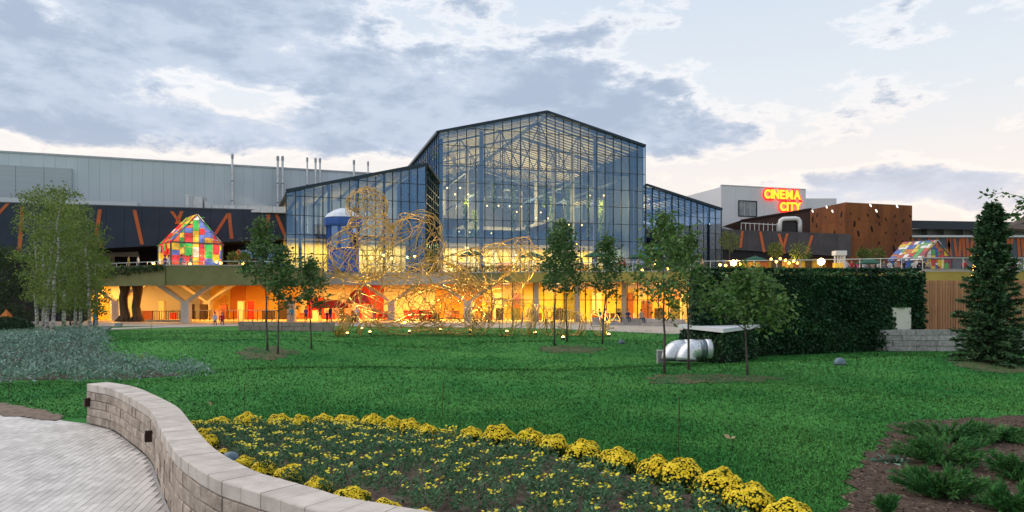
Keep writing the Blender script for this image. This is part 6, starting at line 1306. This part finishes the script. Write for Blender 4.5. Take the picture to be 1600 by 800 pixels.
# ---- junipers in the mulch
jun = mat('juniper', (.035, .145, .036), (.080, .215, .055), scale=3, rough=.7, rnd=.45, coord='Position', spec=.2)
jl = [(1478, 692, 62, 30, 'widest spreading juniper at the top of the mulch bed'), (1470, 726, 64, 36, 'feathery juniper in the middle of the mulch bed'), (1474, 780, 60, 38, 'bushy juniper low in the mulch bed'), (1598, 752, 46, 34, 'juniper cut by the right border of the mulch bed'), (1590, 806, 44, 34, 'juniper in the lower right corner'), (1388, 806, 14, 24, 'single upright juniper sprig at the edge of the mulch'), (1555, 690, 48, 18, 'flat dark juniper along the lawn edge of the mulch')]
for (px_, py_, wpx, hpx, lab) in jl:
    b = GT(px_, py_); k_ = b.y/F; R_ = wpx*k_*1.22; hh = hpx*k_*1.15; t = thing('juniper', lab, 'juniper', b, 'junipers in the mulch bed'); mb = MB(); C_, D_ = [], []; nb = 62 if wpx > 20 else 10
    for k in range(nb):
        a = k*2.4+random.uniform(-.3, .3); f_ = random.uniform(.35, 1.05); e = b+Vector((math.cos(a)*R_*f_, math.sin(a)*R_*f_*.8, hh*random.uniform(.45, 1.25)*(1.15-.55*f_))); m_ = b.lerp(e, .5)+Vector((0, 0, hh*.04)); mb.tube([b+Vector((0, 0, .02)), m_, e], [.010, .006, .002], 4, cap=False); d = (e-b).normalized()
        for s_ in rng.random(120)**.6:
            C_.append(tuple(b.lerp(m_, s_*2) if s_ < .5 else m_.lerp(e, (s_-.5)*2))); D_.append(tuple(d+Vector(rng.normal(size=3))*.42+Vector((0, 0, .12))))
    mb.obj('stems', mat('juniper_stem', (.05, .035, .022), rough=.9), t); V_, F_ = leaf_quads(np.array(C_), .085, .13, dirs=unit(np.array(D_)), jitter=.12); np_mesh('foliage', V_, F_, jun, t)
b = GT(1392, 724); leafy_ball('pale_weed', 'small pale green weed in the mulch below the junipers', 'weed', b, (.22, .12, .08), 60, .10, mat('pale_weed', (.16, .28, .20), rough=.7, rnd=.3))

# ---- steel stakes in the lawn, garden lamps
stake_m = mat('rust_stake', (.075, .030, .020), rough=.8)
stakes = [(13, 622, 598, 'thin rusty stake in the grass at the left border'), (381, 648, 601, 'thin rusty stake behind the left end of the flower row'), (691, 648, 598, 'thin rusty stake behind the middle of the flower row'), (1060, 712, 622, 'tall rusty stake behind the flower row on the right'), (236, 518, 503, 'short stake by the footpath left of the Y-shaped columns')]
for px_, yb, yt, lab in stakes:
    b = GT(px_, yb); tp = W(px_+1.5, yt, b.y); t = thing('steel_stake', lab, 'stake', b, 'stakes in the lawn'); mb = MB(); mb.tube([b-Vector((0, 0, .1)), tp], .007 if b.y < 20 else .012, 6); mb.obj('rod', stake_m, t); mb = MB(); mb.tube([tp, tp+Vector((.0, 0, .02))], .010 if b.y < 20 else .018, 6); mb.obj('cap', stake_m, t)
gl_m = mat('garden_lamp_body', (.10, .16, .20), (.13, .19, .23), scale=8, rough=.4, metal=.2)
for (px_, py_, wpx, lab) in ((360, 728, 15, 'blue-grey bell-shaped garden lamp between wall and flowers'), (1312, 570, 9, 'small domed garden lamp standing alone on the lawn'), (971, 537, 5, 'tiny dark garden lamp near the right-hand ground spotlight')):
    b = GT(px_, py_); 
    if py_ == 728: b.z = soil_z(b.x, b.y)
    r_ = wpx/F*b.y; t = thing('garden_lamp', lab, 'garden lamp', b, 'garden lamps'); mb = MB(); mb.lathe([(r_*1.0, .0), (r_*1.02, r_*.25), (r_*.9, r_*.75), (r_*.55, r_*1.15), (r_*.1, r_*1.25)], 10, b); mb.obj('hood', gl_m, t, smooth=True); mb = MB(); mb.lathe([(r_*1.12, -.02), (r_*1.12, r_*.10)], 12, b); mb.obj('base', mat('lamp_base', (.05, .055, .06), rough=.6), t)
for k, (px_, py_) in enumerate(((165, 516), (185, 511))):
    b = GT(px_, py_); t = thing('floodlight_box', ['larger grey floodlight box on the grass beside the footpath', 'smaller grey floodlight box further along the footpath'][k], 'floodlight', b, 'floodlights by the footpath'); s_ = (.34, .28)[k]; mb = MB(); mb.hexa([b+Vector((-s_, -.2, .05)), b+Vector((s_, -.2, .05)), b+Vector((s_, .2, .05)), b+Vector((-s_, .2, .05))], [b+Vector((-s_, -.05, .38)), b+Vector((s_, -.05, .38)), b+Vector((s_, .25, .38)), b+Vector((-s_, .25, .38))]); mb.obj('housing', mat('flood_grey', (.24, .27, .28), rough=.5), t); mb = MB(); mb.box(tuple(b+Vector((-.05, -.02, -.02))), tuple(b+Vector((.05, .1, .05)))); mb.obj('foot', hous_m, t)
# ---- litter: paper scrap in the bed, dry leaves on the lawn
b = GT(941, 752); b.z = soil_z(b.x, b.y)+.03; t = MB().add([b+Vector((-.05, 0, 0)), b+Vector((.02, -.03, .03)), b+Vector((.06, .02, .01)), b+Vector((0, .04, .045)), b+Vector((.0, .0, .06))], [(0, 1, 4), (1, 2, 4), (2, 3, 4), (3, 0, 4), (3, 2, 1, 0)]).obj('paper_scrap', mat('paper', (.72, .74, .78), rough=.8)); tag(t, 'crumpled white paper scrap on the flower bed soil', 'paper')
for k, (px_, py_) in enumerate(((1142, 690), (331, 636), (1484, 612), (220, 560))):
    b = GT(px_, py_)+Vector((0, 0, .05)); V_, F_ = leaf_quads(np.array([tuple(b)]*2), .11, .6, dirs=np.array(((1, .2, .4), (-.7, .3, .5))), jitter=.1); tag(np_mesh('dry_leaf', V_, F_, mat('dry_leaf', (.42, .30, .18), rough=.8)), ['dry pale leaf lying on the lawn above the right flower bushes', 'pale leaf on the lawn behind the curved wall', 'pale leaf on the far right lawn', 'pale leaf on the slope by the silver planting'][k], 'leaf', 'dry leaves on the lawn')

# ================================================================== TERRACE FURNITURE
umb_m = mat('green_canvas', (.012, .075, .045), (.016, .095, .055), scale=3, rough=.75)
umbs = [(735, 395, 80, 20, .12), (831, 398, 82, 22, 0), (884, 397, 84, 22, 0), (930, 397, 86, 20, 0), (1000, 399, 84, 21, 0), (1068, 399, 88, 19, 0), (1180, 404, 84, 22, 0), (1357, 408, 80, 22, 0)]
for k, (px_, py_, d_, rpx, tl) in enumerate(umbs):
    p = W(px_, py_+4, d_); r_ = rpx/F*d_; hgt = 8/F*d_; t = thing('parasol', f'green terrace parasol, {lr(k, len(umbs))} of the row', 'parasol', (p.x, d_, DECK), 'green terrace parasols'); mb = MB(); mb.lathe([(r_, 0), (r_*.62, hgt*.5), (.1, hgt), (.04, hgt+.12)], 8, p); mb.v = [(x_, y_, z_+(x_-p.x)*tl) for x_, y_, z_ in mb.v]; cn_ = mb.obj('canopy', umb_m, t)
    mb = MB(); mb.tube([(p.x, d_, DECK+.08), (p.x, d_, p.z+hgt*.9)], .035, 6); mb.obj('pole', mat('parasol_pole', (.25, .2, .14), rough=.5), t); mb = MB(); mb.box((p.x-.3, d_-.3, DECK), (p.x+.3, d_+.3, DECK+.08)); mb.obj('base', hous_m, t)
    for a in range(8): an = a*math.pi/4; mb = MB(); mb.bar((p.x, d_, p.z+hgt*.75), (p.x+r_*.95*math.cos(an), d_+r_*.95*math.sin(an), p.z+.02+r_*.95*math.cos(an)*tl), .025); mb.obj('rib', MATS['parasol_pole'], cn_)
# bright terrace lamps
star_m = emitter('flood_bulb', (1, .66, .20), 12)
tl_ = [(1146, 411, 74, 300, .34, 'dazzling round floodlight on the terrace edge left of the palms'), (1283, 409, 66, 380, .34, 'dazzling round floodlight above the tall hedge before the rusty cube')]
for (px_, py_, d_, pw, r_, lab) in tl_:
    p = W(px_, py_, d_); t = thing('terrace_floodlight', lab, 'floodlight', (p.x, d_, 4.9), 'terrace floodlights'); mb = MB(); mb.lathe([(.02, -r_), (r_*.8, -r_*.6), (r_, 0), (r_*.8, r_*.6), (.02, r_)], 10, p); mb.obj('bulb', star_m, t, smooth=True); mb = MB(); mb.tube([(p.x, d_, 4.6), p-Vector((0, 0, r_))], .05, 6); mb.obj('post', hous_m, t); lamp_light('flood_light', p+Vector((0, -.5, .1)), pw, (1, .72, .30), t, radius=.2)
small = [(600, 399, 84), (612, 404, 82), (580, 403, 83), (648, 401, 84), (757, 406, 82), (802, 407, 83), (835, 404, 80), (900, 382, 90), (1003, 422, 76), (1022, 414, 78), (1032, 416, 77), (1026, 408, 80), (1043, 420, 76), (1205, 405, 80), (1213, 409, 79), (1219, 404, 82), (1227, 407, 80), (1233, 411, 79), (1240, 408, 80), (1246, 411, 81), (1125, 414, 78), (1134, 415, 78), (1156, 413, 79), (297, 412.5, 74.6), (338, 409, 76), (345, 411, 76), (380, 412, 77), (240, 412, 76)]
small.sort(); me_b = bpy.data.meshes.new('bulb'); gb = MB(); gb.lathe([(.02, -.16), (.12, -.1), (.16, 0), (.12, .1), (.02, .16)], 8); me_b.from_pydata(gb.v, [], gb.f); me_b.materials.append(emitter('terrace_bulb', (1, .52, .10), 4.5))
for k, (px_, py_, d_) in enumerate(small):
    p = W(px_, py_, d_); t = thing('terrace_lamp', f'small amber lamp glowing on the terrace, {lr(k, len(small))}', 'lamp', p, 'small amber terrace lamps'); link('bulb', me_b, t); mb = MB(); mb.tube([(p.x, p.y, DECK), (p.x, p.y, p.z-.14)] if p.z > DECK+.3 else [(p.x, p.y, p.z-.3), (p.x, p.y, p.z-.12)], .03, 5); mb.obj('stand', hous_m, t)
    if k % 2 == 0: lamp_light('terrace_lamp_light', p+Vector((0, -.3, .1)), 55, (1, .62, .22), t, radius=.15)
# string lights in the spruce's background tree: amber cluster
for k, (px_, py_) in enumerate(((1526, 400), (1519, 402), (1530, 404), (1523, 406), (1524, 414), (1522, 420), (1527, 426), (1521, 431), (1528, 434))):
    p = W(px_, py_, 62); t = thing('string_lamp', f'round amber lamp in the cluster behind the spruce, {ORD[k]} from the top', 'lamp', p, 'amber lamp cluster behind the spruce'); o = link('bulb', me_b, t); o.scale = (1.1,)*3
mb = MB(); p = W(1524, 400, 62.3); mb.tube([(p.x, p.y, 0), p+Vector((0, 0, .5))], .06, 6); tag(mb.obj('lamp_mast', hous_m), 'dark mast carrying the amber lamps behind the spruce', 'mast')
# palms and planters on the terrace
for k, (px_, py_, d_, wpx, hpx) in enumerate(((1212, 412, 82, 9, 30), (1250, 412, 80, 14, 30), (1371, 408, 86, 10, 18), (1140, 384, 86, 14, 20), (1350, 402, 88, 8, 12), (365, 410, 79, 8, 12), (382, 411, 80, 7, 12), (160, 412, 82, 9, 10))):
    b = Vector((X(px_, d_), d_, DECK)); zt = Z(py_-hpx, d_); R_ = wpx/F*d_; t = thing('terrace_palm', f'feathery green potted plant on the terrace, {lr([7, 5, 6, 3, 0, 1, 4, 2].index(k), 8)}', 'potted plant', b, 'potted plants on the terrace'); mb = MB(); mb.lathe([(.28, 0), (.36, .5)], 10, b); mb.obj('pot', mat('pot_clay', (.18, .10, .06), rough=.8), t); mb = MB(); cz = zt-R_*.9; mb.tube([b+Vector((0, 0, .5)), (b.x, b.y, max(cz, DECK+.6))], .06, 6); mb.obj('stem', bark_y, t)
    n = 420; u_ = unit(rng.normal(size=(n, 3))); P_ = np.array((b.x, b.y, max(cz, DECK+.9)))+u_*np.array((R_, R_, R_))*rng.random((n, 1))**.5; V_, F_ = leaf_quads(P_, .45, .2, dirs=u_, jitter=.4); np_mesh('crown', V_, F_, mat('palm_leaf', (.10, .14, .03), (.15, .19, .05), scale=2, rough=.6, rnd=.4, transl=.2), t)
# planting along the terrace railing
n = 2600; fr = np.array(front[7:11]); si = rng.integers(0, 3, n); tt = rng.random((n, 1)); q = fr[si]*(1-tt)+fr[si+1]*tt; P_ = np.column_stack([q[:, 0], q[:, 1]+.5+.5*rng.random(n), DECK+.1+.75*rng.random(n)]); V_, F_ = leaf_quads(P_, .24, .4)
tag(np_mesh('terrace_planting', V_, F_, MATS['trailing_leaf']), 'low planting along the gold-edged terrace railing', 'planting', kind='stuff')
# white drinks kiosk on the terrace by the rusty cube
t = thing('white_kiosk', 'small white canopy stand with yellow base on the terrace', 'kiosk', (X(1311, 76), 76, DECK)); d_ = 76
for a in (1304.5, 1309, 1313, 1318): mb = MB(); mb.bar((X(a, d_), d_, DECK), (X(a, d_), d_, Z(395, d_)), .14 if a != 1318 else .3); mb.obj('post', mat('kiosk_white', (.75, .74, .72), rough=.5), t)
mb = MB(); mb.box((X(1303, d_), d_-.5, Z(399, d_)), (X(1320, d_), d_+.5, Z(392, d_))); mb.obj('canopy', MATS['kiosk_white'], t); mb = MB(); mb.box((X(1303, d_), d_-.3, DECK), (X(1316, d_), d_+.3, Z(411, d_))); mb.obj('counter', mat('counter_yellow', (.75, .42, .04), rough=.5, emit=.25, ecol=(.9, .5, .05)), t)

# ================================================================== PEOPLE
skin_m = mat('skin', (.48, .27, .19), rough=.6); hair_m = mat('hair_brown', (.035, .022, .016), rough=.8)
def cloth(n_, c0): return mat('cloth_'+n_, c0, tuple(v*.8 for v in c0), scale=6, rough=.85)
CL = {'white': (.62, .62, .62), 'blue': (.05, .22, .42), 'yellow': (.55, .45, .12), 'red': (.50, .04, .04), 'pink': (.60, .10, .22), 'teal': (.05, .30, .36), 'black': (.02, .02, .025), 'purple': (.20, .08, .28), 'grey': (.18, .19, .21), 'navy': (.03, .05, .12), 'jeans': (.06, .09, .16), 'beige': (.42, .34, .25)}
def skin_person(pose):
    """one continuous body grown from a skeleton; faces get shirt, trousers, skin by height"""
    if pose == 'sit': hip, kneeL, kneeR, ankL, ankR = .50, (-.10, -.42, .50), (.10, -.42, .50), (-.10, -.45, .08), (.11, -.40, .08)
    elif pose == 'walk': hip, kneeL, kneeR, ankL, ankR = .92, (-.10, -.16, .50), (.10, .06, .50), (-.10, -.20, .08), (.10, .30, .12)
    else: hip, kneeL, kneeR, ankL, ankR = .93, (-.11, -.02, .50), (.11, .02, .50), (-.12, .02, .08), (.12, .03, .08)
    z = hip; arm = {'stand': ((.24, .0, -.02), (.25, -.06, -.27)), 'walk': ((.24, .10, 0), (.24, -.02, -.24)), 'sit': ((.24, -.08, .02), (.18, -.34, -.06))}[pose]
    Vt = [((0, 0, z), .135), ((0, -.01, z+.22), .12), ((0, 0, z+.44), .145), ((0, 0, z+.56), .062), ((0, -.01, z+.64), .085), ((0, -.015, z+.76), .092), ((0, -.01, z+.83), .06)]
    E = [(0, 1), (1, 2), (2, 3), (3, 4), (4, 5), (5, 6)]
    for sg, kn, an in ((-1, kneeL, ankL), (1, kneeR, ankR)):
        i = len(Vt); Vt += [((sg*.10, -.01, z-.04), .092), (kn, .062), (an, .042), ((an[0], an[1]-.14, .035), .036)]; E += [(0, i), (i, i+1), (i+1, i+2), (i+2, i+3)]
        i = len(Vt); s2 = .18*sg; Vt += [((s2, 0, z+.46), .06), ((sg*arm[0][0], arm[0][1], z+.20+arm[0][2]), .043), ((sg*arm[1][0], arm[1][1], z+.25+arm[1][2]), .032), ((sg*(arm[1][0]-.01), arm[1][1]-.05, z+.16+arm[1][2]), .030)]; E += [(2, i), (i, i+1), (i+1, i+2), (i+2, i+3)]
    me = bpy.data.meshes.new('body'); me.from_pydata([v[0] for v in Vt], E, []); o = bpy.data.objects.new('body', me); COL.objects.link(o); m_ = o.modifiers.new('s', 'SKIN'); sk = me.skin_vertices[0].data
    for i, v in enumerate(Vt): sk[i].radius = (v[1], v[1]*(.78 if i in (0, 1, 2) else 1))
    sk[0].use_root = True; o.modifiers.new('u', 'SUBSURF').levels = 1; dg = bpy.context.evaluated_depsgraph_get(); dg.update(); r_ = bpy.data.meshes.new_from_object(o.evaluated_get(dg)); bpy.data.objects.remove(o)
    for _ in range(3): r_.materials.append(None)
    for p in r_.polygons:
        c0 = p.center; p.use_smooth = True
        p.material_index = 2 if (c0.z > z+.535 or (abs(c0.x) > .19 and c0.z < z+.24 and pose != 'sit') or (pose == 'sit' and c0.y < -.2 and abs(c0.x) > .15 and c0.z > z-.0 and c0.z > .55)) else (0 if c0.z > z+.02 else 1)
    hb = MB(); hb.lathe([(.098, -.03), (.108, .03), (.10, .09), (.06, .135), (.01, .15)], 10, (0, .022, z+.73)); hm = bpy.data.meshes.new('hair'); hm.from_pydata(hb.v, [], hb.f); hm.polygons.foreach_set('use_smooth', [True]*len(hb.f)); return r_, hm
POSE = {p: skin_person(p) for p in ('stand', 'walk', 'sit')}
def person(p, pose, top_c, leg_c, label, rz=0.0, s_=1.0, hair=(.035, .022, .016)):
    t = thing('person', label, 'person', p, 'people', rz); t.scale = (s_,)*3; b, h_ = POSE[pose]; o = link('body', b, t)
    for sl, m_ in zip(o.material_slots, (cloth(top_c, CL[top_c]), cloth(leg_c, CL[leg_c]), skin_m)): sl.link = 'OBJECT'; sl.material = m_
    o = link('hair', h_, t)
    if not len(h_.materials): h_.materials.append(hair_m)
b = GT(148, 518); person((b.x, b.y, .07), 'stand', 'blue', 'jeans', 'person in a blue T-shirt standing on the footpath beside the birches', 2.6, 1.0)
for px_, c0, lab in ((336, 'white', 'person in white sitting low before the Y-shaped column'), (347, 'red', 'person in red sitting beside the one in white')): person((X(px_, 70), 70, .0), 'sit', c0, 'jeans', lab, .4)
for px_, d_, pose, c0, l_, lab, sc_ in ((456, 76, 'stand', 'teal', 'beige', 'person in a teal top between the slim saplings', 1), (478, 77, 'stand', 'purple', 'black', 'person in a purple top left of the red canopy', 1), (511, 74, 'walk', 'black', 'black', 'child in black near the low red canopy', .78), (516, 79, 'stand', 'navy', 'jeans', 'person in navy under the wide red canopy', 1), (557, 76, 'stand', 'white', 'navy', 'person in a white shirt behind the sculpture\'s hand', 1), (585, 78, 'walk', 'red', 'grey', 'person in red walking behind the sculpture', 1), (500, 80, 'stand', 'beige', 'jeans', 'person in beige by the red canopy', 1)): person((X(px_, d_), d_, .06), pose, c0, l_, lab, random.uniform(-1, 1), sc_)
for px_, c0, lab in ((937, 'teal', 'person in teal sitting on the grey seat wall'), (946, 'pink', 'person in bright pink sitting on the grey seat wall'), (967, 'black', 'person in black sitting on the grey seat wall'), (981, 'navy', 'person in navy sitting on the grey seat wall'), (1002, 'beige', 'person in beige sitting at the right of the seat wall')):
    d_ = 72-(px_-925)*.03+.15; person((X(px_, d_), d_, .30), 'sit', c0, 'jeans', lab, random.uniform(-.4, .4))
ter = [(201, 76.5, 'yellow', 'person in yellow at the terrace railing above the birches'), (216, 76, 'white', 'person in white at the terrace railing left of the glass house'), (258, 76, 'purple', 'person in purple before the left side of the glass house'), (263, 75.8, 'white', 'person in white before the left corner of the glass house'), (283, 75.6, 'blue', 'person in blue leaning at the railing before the glass house'), (298, 76, 'grey', 'person in grey before the glowing glass house front'),
       (662, 83, 'purple', 'person in purple on the terrace behind the sculpture\'s back'), (715, 82, 'purple', 'person in purple at the terrace between sculpture and parasol'), (909, 82, 'navy', 'person in navy at the railing below the third parasol'), (926, 81, 'black', 'person in black standing alone at the railing'), (957, 82, 'white', 'person in white left of the group in red'), (969, 81, 'red', 'person in red at the railing below the parasols'), (976, 82, 'red', 'second person in red at the railing'), (984, 81, 'grey', 'person in grey at the railing beside the pair in red'), (996, 82, 'white', 'person in white below the fifth parasol'), (1051, 81, 'red', 'person in red beside the amber lamps'), (1097, 81, 'beige', 'person in beige at the right end of the railing'), (1064, 82, 'black', 'person in black right of the amber lamps')]
for px_, d_, c0, lab in ter: person((X(px_, d_), d_, DECK), 'stand', c0, random.choice(('jeans', 'black', 'beige')), lab, random.uniform(-2, 2))
crowd = [(1323, 'white'), (1331, 'red'), (1341, 'pink'), (1349, 'white'), (1356, 'grey'), (1364, 'beige'), (1372, 'white'), (1381, 'grey'), (1390, 'white'), (1400, 'beige'), (1412, 'black'), (1428, 'white'), (1437, 'black'), (1444, 'black'), (1452, 'beige'), (1507, 'red'), (1574, 'white'), (1584, 'pink'), (1592, 'white')]
for k, (px_, c0) in enumerate(crowd):
    d_ = 83+(k % 3)*.8; x_ = X(px_, d_); person((x_, d_, DECK+.25), 'sit', c0, 'jeans', f'person in {c0} seated above the hedge, {lr(k, len(crowd))}', random.uniform(-.6, .6), 1.05)
    t = thing('terrace_chair', f'dark chair under the {ORD[k]} seated person above the hedge', 'chair', (x_, d_, DECK), 'terrace chairs'); mb = MB(); mb.box((x_-.22, d_-.2, DECK+.60), (x_+.22, d_+.25, DECK+.65)); mb.obj('seat', hous_m, t); mb = MB(); mb.box((x_-.22, d_+.22, DECK+.65), (x_+.22, d_+.26, DECK+1.1)); mb.obj('backrest', hous_m, t)
    for a in (-.2, .2):
        for b_ in (-.18, .22): mb = MB(); mb.bar((x_+a, d_+b_, DECK), (x_+a, d_+b_, DECK+.6), .035); mb.obj('leg', hous_m, t)
